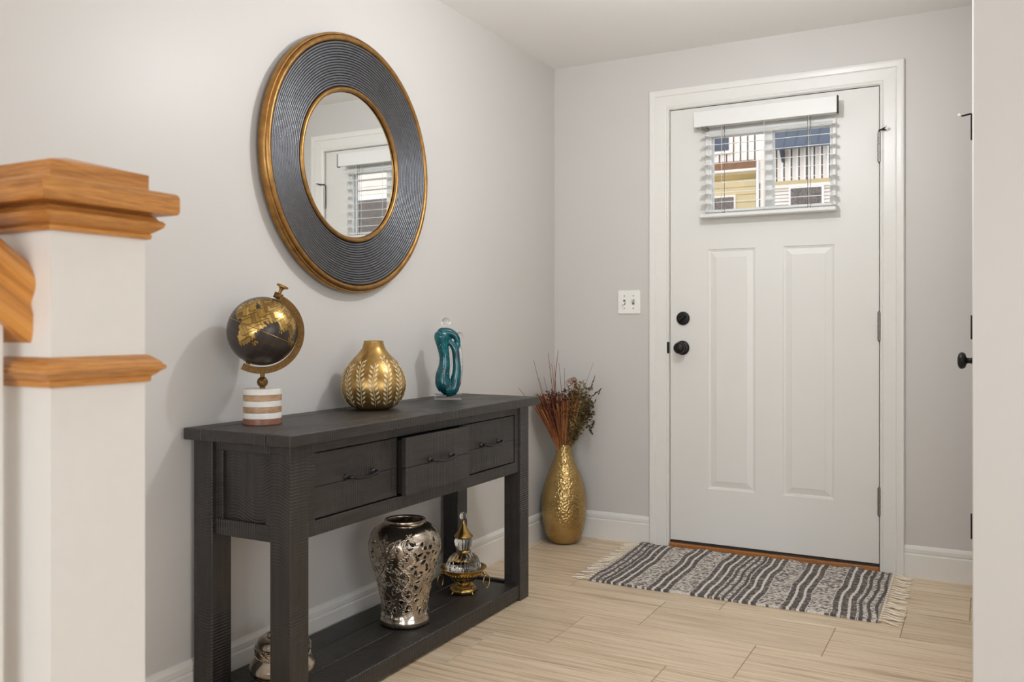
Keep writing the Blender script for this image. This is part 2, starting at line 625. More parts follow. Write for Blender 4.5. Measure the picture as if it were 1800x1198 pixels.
# no recalc trouble: faces are independent quads, so orientation is set by hand through build
slab.build('slab', M['doorwhite'], door)
for (x0, x1, z0, z1) in PANELS:
    rings = [(0, 0), (.0025, .0035), (.0075, .0045), (.0085, .0065), (.0115, .0068), (.0365, .0012), (.0375, .0)]
    vs = []; fs = []
    for ins, dep in rings:
        y = YD + dep
        vs += [(x0 + ins, y, z0 + ins), (x1 - ins, y, z0 + ins), (x1 - ins, y, z1 - ins), (x0 + ins, y, z1 - ins)]
    for i in range(len(rings) - 1):
        for k in range(4):
            k2 = (k + 1) % 4
            fs.append((i * 4 + k, i * 4 + k2, i * 4 + 4 + k2, i * 4 + 4 + k))
    m = (len(rings) - 1) * 4
    fs.append((m, m + 1, m + 2, m + 3))
    MB().add(vs, fs).build('panel', M['doorwhite'], door)
# lite frame: sloped moulding both sides, mullion, two panes
def ring_frame(x0, x1, z0, z1, prof):
    """prof: (inset, y) closed loop"""
    n = len(prof); vs = []
    for ins, y in prof:
        vs += [(x0 + ins, y, z0 + ins), (x1 - ins, y, z0 + ins), (x1 - ins, y, z1 - ins), (x0 + ins, y, z1 - ins)]
    fs = []
    for i in range(n):
        i2 = (i + 1) % n
        for k in range(4):
            k2 = (k + 1) % 4
            fs.append((i * 4 + k, i * 4 + k2, i2 * 4 + k2, i2 * 4 + k))
    return vs, fs
vs, fs = ring_frame(.774, 1.350, 1.549, 1.943, [(0, YD - .0005), (0, YD - .008), (.005, YD - .0125), (.014, YD - .0125), (.022, YD - .005), (.028, YD - .004), (.0285, YD + .014), (.017, YD + .014), (.017, YD - .0005)])
lf = MB().add(vs, fs).build('window_frame', M['vinyl'], door)
vs, fs = ring_frame(.774, 1.350, 1.549, 1.943, [(0, YD + DTK + .0005), (0, YD + DTK + .01), (.028, YD + DTK + .006), (.0285, YD + .024), (.017, YD + .024), (.017, YD + DTK + .0005)])
MB().add(vs, fs).build('window_frame', M['vinyl'], door)
MB().box(1.045, 1.079, YD - .006, YD + .0145, 1.576, 1.916, bev=.003).build('mullion', M['vinyl'], door)
MB().box(1.045, 1.079, YD + .0235, YD + DTK + .006, 1.576, 1.916, bev=.003).build('mullion', M['vinyl'], door)
def pane_mat():
    k = NT('window_pane')
    t = k.t
    tr = t.nodes.new('ShaderNodeBsdfTransparent')
    gl = t.nodes.new('ShaderNodeBsdfGlossy')
    gl.inputs['Roughness'].default_value = 0.02
    mx = t.nodes.new('ShaderNodeMixShader')
    mx.inputs[0].default_value = 0.012
    k.l(tr.outputs[0], mx.inputs[1]); k.l(gl.outputs[0], mx.inputs[2])
    k.l(mx.outputs[0], t.nodes['Material Output'].inputs['Surface'])
    return k.m
M['pane'] = pane_mat()
for a, b in ((.793, 1.046), (1.078, 1.332)):
    MB().box(a, b, YD + .016, YD + .022, 1.568, 1.922).build('pane', M['pane'], door)

# knob, deadbolt, strike
KX, KZ = 0.664, 0.9400
ros = MB().lathe([(0, YD - .0005), (.0335, YD - .0005), (.0335, -.003), (.031, -.007), (.026, -.0095), (.0185, -.0105), (.018, -.012), (0, -.012)], 40, (KX, 0, KZ), 'y').build('rosette', M['black'], door, smooth_angle=40)
MB().lathe([(0, -.012), (.0125, -.012), (.012, -.028), (.016, -.033), (.0235, -.037), (.0268, -.044), (.0268, -.052), (.0235, -.060), (.0195, -.0632), (.0185, -.0618), (.0125, -.0645), (.011, -.0632), (.006, -.0645), (0, -.0645)], 40, (KX, 0, KZ), 'y').build('knob', M['black'], door, ros, smooth_angle=35)
db = MB().lathe([(0, YD - .0005), (.031, YD - .0005), (.031, -.006), (.028, -.0095), (.0225, -.0105), (0, -.0112)], 40, (.668, 0, 1.078), 'y').build('deadbolt', M['black'], door, smooth_angle=40)
tt = MB().box(-.022, .022, -.026, -.0112, -.0055, .0055, bev=.003)
ca, sa = math.cos(R(36)), math.sin(R(36))
tt.v = [(.668 + x * ca - z * sa, y, 1.078 + x * sa + z * ca) for x, y, z in tt.v]
tt.build('thumb_turn', M['black'], door, db)
MB().box(.5935, .6012, -.0145, -.0105, .914, .967, bev=.001).box(.5997, .6012, -.0105, .006, .914, .967).build('strike_plate', M['black'], door)
# hinges
for i, (za, zb) in enumerate(((1.734, 1.861), (.981, 1.101), (.243, .359))):
    mb = MB()
    seg = (zb - za) / 5
    for q in range(5):
        mb.lathe([(0, za + q * seg + .0007), (.0068, za + q * seg + .0007), (.0068, za + (q + 1) * seg - .0007), (0, za + (q + 1) * seg - .0007)], 14, (DR + .0018, -.0065, 0), smooth=False)
    mb.lathe([(0, za - .004), (.004, za - .004), (.004, zb + .004), (0, zb + .004)], 10, (DR + .0018, -.0065, 0))
    h = mb.build('hinge', M['hinge'], door)
    if i == 0:
        MB().tube([(DR + .002, -.0065, zb + .004), (DR + .002, -.012, zb + .006), (DR + .014, -.03, zb + .005), (DR + .026, -.044, zb + .007), (DR + .030, -.052, zb + .012)], .0034, 8).tube([(DR + .008, -.02, zb + .006), (DR + .03, -.021, zb + .004)], .0028, 8).build('hinge_stop', M['black'], door, h)
        MB().sphere((DR + .0302, -.0525, zb + .0125), .006, 12, 8).build('bumper', M['plastic'], door, h)

# ------------------------------------------------------------------ closet door seen edge on
cd = struct(empty('door_2', (XR, CY1, 0)))
MB().box(XR - .006, XR + .03, CY0 + .004, CY1 - .004, .012, CT - .004, bev=.001).build('slab', M['doorwhite'], cd)
MB().lathe([(0, 0), (.024, 0), (.024, .004), (.018, .007), (.009, .009), (.0085, .02), (.011, .0235), (.021, .026), (.0255, .033), (.025, .040), (.019, .0455), (.009, .048), (0, .0482)], 32, (0, 0, 0), 'x').build('knob', M['black'], cd)
kn = [c for c in cd.children if c.name.startswith('knob')][0]
for v in kn.data.vertices:
    x, y, z = v.co + cd.location
    v.co = Vector((XR - .006 - x, -1.015 + y, 0.938 + z)) - cd.location
kn.data.flip_normals()
for i, (za, zb) in enumerate(((1.748, 1.842), (.992, 1.083), (.235, .33))):
    h = MB().lathe([(0, za), (.0068, za), (.0068, zb), (0, zb)], 14, (XR - .0225, CY1 + .004, 0), smooth=False).box(XR - .02, XR - .006, CY1 - .003, CY1 + .0005, za, zb).build('hinge', M['black'], cd)
    if i == 0:
        MB().tube([(XR - .0225, CY1 + .004, zb + .003), (XR - .03, CY1 - .004, zb + .004), (XR - .055, CY1 - .02, zb - .004), (XR - .062, CY1 - .024, zb - .003)], .0032, 8).build('hinge_stop', M['black'], cd, h)
        MB().sphere((XR - .066, CY1 - .027, zb - .001), .0075, 12, 8).build('bumper', M['plastic'], cd, h)
struct(MB().box(XR - .012, XR, CY0 - .07, CY0 - .003, 0, CT + .07, bev=.003).box(XR - .012, XR, CY1 + .003, CY1 + .07, 0, CT + .07, bev=.003).box(XR - .012, XR, CY0 - .003, CY1 + .003, CT + .003, CT + .07, bev=.003).build('trim_6', M['white']))

# ------------------------------------------------------------------ light switch
sw = tag(empty('light_switch', (.4005, -.0005, 1.157)), 'white double toggle light switch plate on the wall beside the front door', 'light switch')
MB().box(.343, .458, -.0075, -.0005, 1.1, 1.2145, bev=.003).build('plate', M['plastic'], sw)
for sx, up in ((.3775, -1), (.4235, 1)):
    MB().box(sx - .0055, sx + .0055, -.0085, -.0075, 1.145, 1.1695).build('toggle_slot', M['hinge'], sw)
    t = MB().box(-.0042, .0042, -.0185, 0, -.0045, .0045, bev=.0012)
    a = R(28 * up)
    t.v = [(sx + x, -.008 + y * math.cos(a) - z * math.sin(a), 1.157 + z * math.cos(a) - y * math.sin(a)) for x, y, z in t.v]
    t.build('toggle', M['plastic'], sw)
    for dz in (-.030, .030):
        MB().lathe([(0, -.0088), (.0028, -.0085), (.003, -.0075), (0, -.0074)], 10, (sx, 0, 1.157 + dz), 'y').build('screw', M['hinge'], sw)

# ------------------------------------------------------------------ blind over the door window
bl = tag(empty('window_blind', (1.063, -.012, 1.53)), 'white horizontal slat blind hanging open over the small front door window', 'blind')
val = MB().box(.742, 1.362, -.083, -.079, 1.947, 2.018, bev=.0015).box(.742, 1.362, -.079, -.070, 1.947, 1.951).box(.742, .746, -.079, -.012, 1.947, 2.018).box(1.358, 1.362, -.079, -.055, 1.947, 2.018).build('valance', M['vinyl'], bl)
MB().box(1.3622, 1.3672, -.0835, -.079, 1.944, 2.019, bev=.001).box(1.3622, 1.3672, -.079, -.062, 1.944, 1.949).box(1.3622, 1.3672, -.070, -.066, 1.949, 2.019).build('valance_clip', M['seal'], bl, val)
MB().box(.775, .80, -.078, -.03, 1.938, 1.9465, bev=.001).build('valance_clip', M['hinge'], bl, val)
MB().box(.762, 1.350, -.068, -.012, 1.953, 1.995, bev=.001).build('headrail', M['vinyl'], bl)
sl = None
tilt = R(9.5)
for i in range(8):
    z = 1.604 + .0437 * i
    if sl is None:
        n = 7; vs = []
        for x in (.764, 1.356):
            for sgn in (0, 1):
                for q in range(n):
                    t = (q / (n - 1) - .5) * .047
                    crown = .0006 * (1 - (t / .0235) ** 2)
                    yy = t * math.cos(tilt); zz = t * math.sin(tilt) + crown
                    vs.append((x, -.044 + yy, z + zz + (.0019 if sgn else 0)))
        fs = []
        for q in range(n - 1):
            fs += [(q, q + 1, 2 * n + q + 1, 2 * n + q), (n + q, n + q + 1, 3 * n + q + 1, 3 * n + q)]
        for e in (0, n - 1):
            fs.append((e, n + e, 3 * n + e, 2 * n + e))
        for e in (0, 2 * n):
            fs.append(tuple(e + q for q in range(n)) + tuple(e + n + q for q in range(n - 1, -1, -1)))
        sl = MB().add(vs, fs).build('slat', M['vinyl'], bl)
    else:
        copy_of(sl, (0, 0, .0437 * i), bl)
copy_of(sl, (0, 0, -.040), bl)
MB().box(.764, 1.356, -.069, -.021, 1.535, 1.553, bev=.004).build('bottom_rail', M['vinyl'], bl)
for x in (.868, 1.243):
    for y in (-.0695, -.0195):
        MB().tube([(x, y, 1.553), (x, y, 1.953)], .0011, 6).build('ladder_cord', M['plastic'], bl)
    for dx in (-.006, .006):
        MB().tube([(x + dx, -.045, 1.553), (x + dx, -.045, 1.953)], .0009, 6).build('lift_cord', M['seal'], bl)
MB().tube([(1.056, -.0695, 1.553), (1.056, -.0695, 1.953)], .0011, 6).build('ladder_cord', M['plastic'], bl)

# ------------------------------------------------------------------ console table
TX0, TX1 = 0.018, 0.365         # leg outer faces
TY0, TY1 = -2.311, -0.992
LW = 0.070
ZT, ZU = 0.769, 0.738
tb = tag(empty('console_table', ((TX0 + TX1) / 2, (TY0 + TY1) / 2, 0)), 'long dark-stained rustic wooden console table with three drawers and bottom shelf', 'table')
g = .0018
for a, b in ((.016, .085), (.085, .312), (.312, .395)):
    MB().box(a + g / 2, b - g / 2, TY0 - .034, TY1 + .034, ZU, ZT, bev=.0022).build('plank', M['wood_y'], tb)
for lx in (TX0, TX1 - LW):
    for ly in (TY0, TY1 - LW):
        MB().box(lx, lx + LW, ly, ly + LW, 0, ZU, bev=.0022).build('leg', M['wood_z'], tb)
ya, yb = TY0 + LW, TY1 - LW
fx = TX1 - .006                  # front rails sit a little behind the leg faces
MB().box(fx - .022, fx, ya, yb, .709, ZU, bev=.001).build('top_rail', M['wood_y'], tb)
MB().box(fx - .022, fx, ya, yb, .489, .5285, bev=.0015).build('bottom_rail', M['wood_y'], tb)
MB().box(fx - .022, fx - .0005, ya, ya + .030, .5285, .709).build('stile', M['wood_z'], tb)
MB().box(fx - .022, fx - .0005, yb - .030, yb, .5285, .709).build('stile', M['wood_z'], tb)
MB().box(TX0 + .012, TX0 + .03, ya, yb, .489, ZU).build('back_panel', M['wood_y'], tb)
MB().box(TX0 + .03, fx - .022, ya, yb, .489, .499).build('bottom_panel', M['inner'], tb)
# ends: rails, stiles and an inset panel of two boards
for yo, sgn in ((TY0 + .010, 1), (TY1 - .010, -1)):
    xa, xb = TX0 + LW, TX1 - LW
    def yy(d0, d1):
        return (yo + d0, yo + d1) if sgn > 0 else (yo - d1, yo - d0)
    MB().box(xa, xb, *yy(0, .03), .710, ZU, bev=.001).build('end_rail', M['wood_x'], tb)
    MB().box(xa, xb, *yy(0, .03), .482, .5255, bev=.0015).build('end_rail', M['wood_x'], tb)
    MB().box(xa, xa + .028, *yy(0.002, .03), .5255, .710, bev=.001).build('end_stile', M['wood_z'], tb)
    MB().box(xb - .026, xb, *yy(0.002, .03), .5255, .710, bev=.001).build('end_stile', M['wood_z'], tb)
    mid = (xa + xb) / 2 - .002
    MB().box(xa + .028, mid - .0006, *yy(.011, .024), .5255, .710, bev=.001).build('end_board', M['wood_z'], tb)
    MB().box(mid + .0006, xb - .026, *yy(.011, .024), .5255, .710, bev=.001).build('end_board', M['wood_z'], tb)
# drawers; the middle one is pulled out a little
dw = (yb - ya - .060 - 4 * .0045) / 3
for i, pull in enumerate((0.0, .030, 0.0)):
    y0 = ya + .030 + .0045 + i * (dw + .0045)
    y1 = y0 + dw
    xf = fx - .003 + pull
    z0, z1 = .532, .706
    dr = MB().box(xf - .018 - .20, xf - .0182, y0 + .008, y1 - .008, z0 + .004, z1 - .01).build('drawer', M['inner'], tb)
    zm = (z0 + z1) / 2 - .004
    MB().box(xf - .018, xf, y0, y1, z0, zm - .0005, bev=.0015).build('front_board', M['wood_y'], tb, dr)
    MB().box(xf - .018, xf, y0, y1, zm + .0005, z1, bev=.0015).build('front_board', M['wood_y'], tb, dr)
    ym = (y0 + y1) / 2
    zh = (z0 + z1) / 2 + .006
    hd = MB()
    pts = smoothcurve([(xf + .002, ym - .060, zh), (xf + .018, ym - .060, zh), (xf + .024, ym - .052, zh - .002), (xf + .025, ym - .03, zh - .006), (xf + .025, ym, zh - .007), (xf + .025, ym + .03, zh - .006), (xf + .024, ym + .052, zh - .002), (xf + .018, ym + .060, zh), (xf + .002, ym + .060, zh)], 5)
    hd.tube(pts, .0050, 8)
    for s in (-1, 1):
        hd.lathe([(0, xf), (.0085, xf), (.0085, xf + .002), (.006, xf + .004), (.0048, xf + .012), (0, xf + .012)], 14, (0, ym + s * .060, zh), 'x')
    hd.build('handle', M['handle'], tb, dr)
# bottom shelf
for a, b in ((TX0 + .004, .125), (.125, .235), (.235, TX1 - .026)):
    MB().box(a + g / 2, b - g / 2, ya + .0005, yb - .0005, .036, .0575, bev=.0018).build('shelf_plank', M['wood_y'], tb)
MB().box(TX1 - .026, TX1 - .005, ya, yb, .008, .0605, bev=.0025).build('shelf_rail', M['wood_y'], tb)
for yo in (TY0 + .012, TY1 - .034):
    MB().box(TX0 + LW, TX1 - LW, yo, yo + .022, .012, .0575, bev=.002).build('shelf_end_rail', M['wood_x'], tb)
SHELF = .0578

# ------------------------------------------------------------------ newel post, handrail, baluster, stairs
NX, NY = 0.831, -3.249
nw = tag(empty('newel_post', (NX, NY, 0)), 'square white newel post with stepped oak cap and oak collar', 'newel post')
MB().square([(.0690, 0), (.0690, 1.199)], (NX, NY)).build('shaft', M['white'], nw)
OK2 = [M['oakx'], M['oaky']]
MB().square([(.0693, .9665), (.0740, .9668), (.0750, .9720), (.0745, .9745), (.0790, .9770), (.0830, .9815), (.0885, .9850), (.0888, .9885), (.0850, .9915), (.0845, .9940), (.0760, 1.0010), (.0715, 1.0040), (.0693, 1.0043)], (NX, NY), (0, 1)).build('collar_moulding', OK2, nw)
MB().square([(.0693, 1.1620), (.0745, 1.1622), (.0755, 1.1675), (.0735, 1.1695), (.0785, 1.1725), (.0865, 1.1790), (.0880, 1.1840), (.0850, 1.1870), (.0810, 1.1885), (.0790, 1.1925), (.0745, 1.1955), (.0745, 1.1965)], (NX, NY), (0, 1)).build('cap_moulding', OK2, nw)
MB().square([(.0985, 1.1965), (.1005, 1.1990), (.1010, 1.2020), (.1010, 1.2195), (.0995, 1.2235), (.0970, 1.2255)], (NX, NY), (0, 1)).build('cap_plate', OK2, nw)
MB().square([(.0722, 1.2257), (.0725, 1.2262), (.0725, 1.2500), (.0005, 1.2690)], (NX, NY), (0, 1)).build('cap_block', OK2, nw)

st = empty('staircase', (.42, -3.9, 0))
tag(st, 'white staircase with oak treads behind the newel post', 'stairs')
for i in range(3):
    y1 = -3.325 - .26 * i
    y0 = y1 - .26
    MB().box(.02, .875, y0, y1, 0 if i == 0 else .0, .165 * (i + 1) - .025).build('riser', M['white'], st)
    MB().box(.02, .89, y0, y1 + .018 if i else y1, .165 * (i + 1) - .025, .165 * (i + 1), bev=.006).build('tread', M['oakx'], st)

slope = math.tan(R(37))
RP = [(0, .108), (.014, .107), (.024, .102), (.031, .093), (.0375, .082), (.039, .074), (.0375, .066), (.0315, .054), (.0295, .049), (.031, .043), (.034, .036), (.0335, .014), (.031, .004), (.029, 0)]
RP = RP + [(-x, z) for x, z in RP[::-1][:-1]]
def handrail():
    n = len(RP); vs = []
    for L in (0, .62):
        y = NY - .0692 - L
        for x, z in RP:
            vs.append((NX + x, y, 1.022 + z + L * slope))
    fs = [(i, (i + 1) % n, n + (i + 1) % n, n + i) for i in range(n)] + [tuple(range(n)), tuple(range(2 * n - 1, n - 1, -1))]
    return MB().add(vs, fs, smooth=True)
M['rail'] = None
def rail_mat():
    k = NT('oak_rail')
    tc = k.n('ShaderNodeTexCoord')
    mp = k.n('ShaderNodeMapping')
    mp.inputs['Rotation'].default_value = (R(37), 0, 0)
    k.l(tc.outputs['Object'], mp.inputs['Vector'])
    mp2 = k.n('ShaderNodeMapping'); mp2.inputs['Scale'].default_value = (38, 1.6, 38)
    k.l(mp.outputs[0], mp2.inputs['Vector'])
    g_ = k.noise(mp2.outputs[0], 2.0, 6, 0.6, 0.6)
    k.l(k.ramp(g_, [(0.28, lin((150, 88, 34))), (0.5, lin((203, 138, 66))), (0.75, lin((222, 160, 84)))]), k.b.inputs['Base Color'])
    k.v(k.b, Roughness=0.33)
    return k.m
M['rail'] = rail_mat()
hr = handrail().build('handrail', M['rail'], smooth_angle=38)
tag(hr, 'sloping oak handrail butting into the white newel post', 'handrail')
bx1 = NX + .016
by1 = -3.3440
zb_top = 1.022 + (-(by1 - .016) + NY - .0692) * slope
bal = MB().box(NX - .016, bx1, by1 - .032, by1, .165, zb_top + .004, bev=.002).build('baluster', M['white'])
tag(bal, 'square white baluster under the oak handrail beside the newel post', 'baluster')

# ------------------------------------------------------------------ round mirror
mr = tag(empty('wall_mirror', (0.001, -1.634, 1.588)), 'round wall mirror with black ribbed frame and gold rims', 'mirror')
mc = (0.0, -1.634, 1.588)
MB().lathe([(0, .001), (.40, .001), (.402, .028), (.395, .030), (.262, .016), (.25, .012), (0, .012)], 96, mc, 'x').build('backing', simple('mirror_backing', (24, 23, 23), 0.6), mr, smooth_angle=30)
k = NT('mirror_glass'); k.b.inputs['Base Color'].default_value = (.86, .87, .86, 1); k.v(k.b, Roughness=0.015, Metallic=1.0)
M['mirror'] = k.m
MB().lathe([(0, .0125), (.246, .0125), (.246, .0165), (.243, .0175), (0, .0175)], 96, mc, 'x', smooth=False).build('mirror_glass', M['mirror'], mr)
M['blackmetal'] = simple('ribbed_black_metal', (112, 113, 117), 0.40, 0.85, nscale=30, nstr=0.0, var=0.10)
nr = 17
for i in range(nr):
    t = i / (nr - 1)
    rr = .2675 + t * (.4015 - .2675)
    xx = .020 + .018 * (t ** 1.4)
    MB().torus((mc[0] + xx, mc[1], mc[2]), rr, .0041, 160, 10, 'x').build('rib_ring', M['blackmetal'], mr)
MB().torus((mc[0] + .022, mc[1], mc[2]), .2535, .0078, 128, 12, 'x').build('inner_rim', M['gold'], mr)
MB().lathe([(.404, .004), (.424, .004), (.4325, .012), (.4345, .022), (.4345, .034), (.431, .0385), (.4275, .0385), (.4255, .036), (.4235, .0425), (.419, .0462), (.413, .0462), (.4085, .042), (.407, .034), (.404, .03), (.404, .004)], 128, mc, 'x').build('outer_rim', M['gold'], mr, smooth_angle=50)

# ------------------------------------------------------------------ desk globe
GX, GY = .130, -2.167
gl_yaw = YAW + 0.2776
gb = tag(empty('desk_globe', (GX, GY, ZT), gl_yaw), 'black and gold desk globe on a striped wood and marble base', 'globe')
# local frame: x to the right as the globe faces the room, z up from the table top
M['marble'] = simple('white_marble', (226, 222, 214), 0.45, nscale=25, nstr=0.03, var=0.08)
M['mango'] = oak('mango_wood', 'X', (180, 142, 106))
M['redwood'] = oak('reddish_wood', 'X', (140, 92, 70))
bh = .0988 / 6
for i in range(6):
    m_ = [M['redwood'], M['marble'], M['mango'], M['marble'], M['mango'], M['marble']][i]
    MB().lathe([(0, i * bh + .0002), (.0520, i * bh + .0002), (.0527, i * bh + .001), (.0527, (i + 1) * bh - .001), (.0520, (i + 1) * bh - .0002), (0, (i + 1) * bh - .0002)], 48).build('base_band', m_, gb, local=True, smooth_angle=40)
zc = 1.0285 - ZT
MB().sphere((0, 0, .1165), .0150, 24, 14).build('stem_ball', M['oldbrass'], gb, local=True)
MB().lathe([(0, .0985), (.008, .0985), (.007, .104), (0, .104)], 16).build('stem_foot', M['oldbrass'], gb, local=True, smooth_angle=40)
MB().box(-.0065, .0065, -.0115, .0115, .130, .158, bev=.001).build('stem', M['oldbrass'], gb, local=True)
# C-shaped meridian arm
mb = MB()
vs = []; fs = []
na = 60
ri, ro, hw = .0985, .1165, .0105
for i in range(na + 1):
    a = R(68 - (68 + 119) * i / na)
    for r_, y_ in ((ri, -hw), (ro, -hw), (ro, hw), (ri, hw)):
        vs.append((r_ * math.cos(a) - .002, y_, zc + r_ * math.sin(a) - .003))
for i in range(na):
    for q in range(4):
        q2 = (q + 1) % 4
        fs.append((i * 4 + q, i * 4 + q2, i * 4 + 4 + q2, i * 4 + 4 + q))
fs += [(0, 1, 2, 3), (na * 4, na * 4 + 1, na * 4 + 2, na * 4 + 3)]
mb.add(vs, fs, smooth=True).build('meridian_arm', M['oldbrass'], gb, local=True, smooth_angle=40)
ax = Vector((math.sin(R(23.4)), 0, math.cos(R(23.4))))
C0 = Vector((0, 0, zc))
def along(mb_, prof, segs=24):
    n = len(mb_.v)
    mb_.lathe(prof, segs)
    rot = Matrix.Rotation(R(23.4), 3, 'Y')
    for i in range(n, len(mb_.v)):
        p = rot @ Vector(mb_.v[i]) + C0
        mb_.v[i] = tuple(p)
    return mb_
along(MB(), [(0, .0995), (.0125, .0995), (.0125, .116), (0, .116)], 6).build('pivot_block', M['oldbrass'], gb, local=True)
along(MB(), [(0, .1160), (.0045, .1160), (.0050, .127), (.0085, .1325), (.0165, .1345), (.0172, .137), (.0165, .140), (.012, .141), (0, .1412)], 28).build('pivot_knob', M['gold'], gb, local=True, smooth_angle=40)
along(MB(), [(0, -.1000), (.006, -.1000), (.006, -.0940), (0, -.0940)], 12).build('pivot_pin', M['oldbrass'], gb, local=True)
# ball with printed land masses
LAND = [
 [(-17,15),(-16,28),(-6,36),(10,37),(20,32),(33,31),(43,12),(51,12),(40,-5),(40,-16),(33,-27),(20,-35),(13,-22),(12,-6),(8,5),(-8,5)],
 [(-9,37),(-9,43),(0,44),(-4,48),(8,54),(10,58),(6,62),(20,70),(40,67),(60,69),(100,77),(140,73),(178,66),(162,58),(142,58),(135,45),(127,36),(121,38),(122,30),(110,20),(106,10),(103,2),(98,15),(90,22),(80,14),(77,8),(72,20),(60,25),(57,20),(45,13),(36,30),(28,36),(20,40),(12,44),(14,38),(2,42),(-3,37)],
 [(44,-25),(50,-15),(47,-25)], [(96,5),(105,-6),(101,0)], [(109,1),(118,4),(116,-4),(110,-3)], [(131,-1),(150,-9),(138,-8)],
 [(114,-22),(122,-18),(131,-12),(142,-11),(153,-26),(147,-38),(138,-35),(118,-35)],
 [(-168,66),(-120,70),(-80,72),(-60,52),(-70,44),(-81,30),(-97,26),(-97,18),(-84,10),(-106,22),(-124,40),(-135,58)],
 [(-78,8),(-60,10),(-35,-6),(-40,-22),(-58,-38),(-70,-54),(-75,-46),(-70,-18),(-81,-5)],
 [(-50,60),(-20,72),(-30,83),(-60,82)], [(-180,-72),(180,-72),(180,-90),(-180,-90)]]
def inpoly(lon, lat, poly):
    ins = np.zeros(lon.shape, bool)
    n = len(poly)
    for i in range(n):
        x1, y1 = poly[i]; x2, y2 = poly[(i + 1) % n]
        c = (y1 > lat) != (y2 > lat)
        with np.errstate(divide='ignore', invalid='ignore'):
            xi = (x2 - x1) * (lat - y1) / (y2 - y1 + 1e-9) + x1
        ins ^= c & (lon < xi)
    return ins
def wob(lon, lat, s):
    return 2.2 * np.sin(lon * .41 + s) * np.cos(lat * .37 - s) + 1.4 * np.sin(lat * .83 + lon * .67 + 2 * s)
NU, NV = 360, 180
u = np.linspace(0, 2 * math.pi, NU, endpoint=False)
v = np.linspace(-math.pi / 2, math.pi / 2, NV + 1)[1:-1]
U, V = np.meshgrid(u, v)
LON0 = 50
lon = (np.degrees(U) + 90 + LON0 + 180) % 360 - 180      # local -y faces the viewer
lat = np.degrees(V)
lw, tw = lon + wob(lon, lat, .3), lat + wob(lon, lat, 1.9)
land = np.zeros(lon.shape, bool)
for pl in LAND:
    land |= inpoly(lw, tw, pl)
border = np.zeros(lon.shape, bool)
border[1:] |= land[1:] != land[:-1]
border |= land != np.roll(land, 1, 1)
# grid every 15 degrees, and faint country borders on land
grid = (np.abs((lon + 7.5) % 15 - 7.5) < .35 / np.maximum(np.cos(V), .2)) | (np.abs((lat + 7.5) % 15 - 7.5) < .5)
cells = np.floor((lon + .5 * lat + 6 * np.sin(lat * .23 + lon * .11)) / 13) * 7.13 + np.floor((lat - .35 * lon + 5 * np.sin(lon * .27 - lat * .1)) / 11) * 3.7
cb = land & ((cells != np.roll(cells, 1, 1)) | (cells != np.roll(cells, 1, 0)))
tone = (np.sin(cells * 12.9898) * 43758.5453) % 1
col = np.zeros(lon.shape + (4,), np.float32)
col[...] = (0.0, 0, 0, 1)
col[land, 0] = (.45 + .55 * tone[land])
col[cb, 0] = .30
col[border, 0] = .95
col[grid & ~land, 0] = np.maximum(col[grid & ~land, 0], .26)
GR = .0965
X = GR * np.cos(V) * np.cos(U); Y = GR * np.cos(V) * np.sin(U); Z = GR * np.sin(V)
verts = np.stack([X, Y, Z], -1).reshape(-1, 3).tolist()
nb = len(verts)
verts += [(0, 0, -GR), (0, 0, GR)]
rows = NV - 1
faces = []
for i in range(rows - 1):
    for q in range(NU):
        q2 = (q + 1) % NU
        faces.append((i * NU + q, i * NU + q2, (i + 1) * NU + q2, (i + 1) * NU + q))
for q in range(NU):
    q2 = (q + 1) % NU
    faces.append((nb, q2, q))
    faces.append((nb + 1, (rows - 1) * NU + q, (rows - 1) * NU + q2))
k = NT('globe_print')
at = k.n('ShaderNodeAttribute', attribute_name='print')
sp = k.n('ShaderNodeSeparateColor')
k.l(at.outputs['Color'], sp.inputs[0])
k.l(k.ramp(sp.outputs[0], [(0.0, lin((58, 53, 52))), (0.16, lin((80, 60, 34))), (0.42, lin((122, 98, 56))), (0.7, lin((176, 142, 78))), (1.0, lin((206, 174, 106)))]), k.b.inputs['Base Color'])
k.l(k.ramp(sp.outputs[0], [(0.1, (.25, .25, .25, 1)), (0.4, (.85, .85, .85, 1))]), k.b.inputs['Metallic'])
k.v(k.b, Roughness=0.3)
ball = raw('ball', verts, faces, k.m, gb)
ca_ = ball.data.color_attributes.new('print', 'FLOAT_COLOR', 'POINT')
flat = np.concatenate([col.reshape(-1, 4), np.array([[.5, 0, 0, 1], [0, 0, 0, 1]], np.float32)]).ravel()
ca_.data.foreach_set('color', flat)
ball.location = (0, 0, zc)
ball.rotation_euler = (0, R(23.4), 0)
eq = MB().torus((0, 0, 0), GR + .0002, .0011, 96, 8).build('equator_seam', M['gold'], gb, ball, local=True)

# ------------------------------------------------------------------ carved gold vase
VX, VY = .140, -1.672
cv = tag(empty('carved_vase', (VX, VY, ZT)), 'round bulbous gold vase with pale carved leaf sprays standing on the console table', 'vase')
VP = smoothcurve([(.048, 0), (.072, .010), (.094, .032), (.1055, .062), (.1070, .088), (.0985, .122), (.078, .155), (.052, .181), (.0385, .200), (.0335, .215), (.0315, .2250)], 8)
inner = [(r - .003, h) for r, h in VP[::-1][1:-8]]
k = NT('brushed_gold')
vec = k.mapping((1, 1, 1))
f_ = k.noise(vec, 35, 4)
k.l(k.ramp(f_, [(.3, lin((150, 116, 64))), (.7, lin((190, 154, 92)))]), k.b.inputs['Base Color'])
k.v(k.b, Roughness=0.32, Metallic=0.85); k.bump(k.noise(vec, 240, 3), .06, .0006)
M['brushed'] = k.m
MB().lathe([(0, 0)] + VP + inner + [(0, .012)], 72).build('body', M['brushed'], cv, local=True, smooth_angle=60)
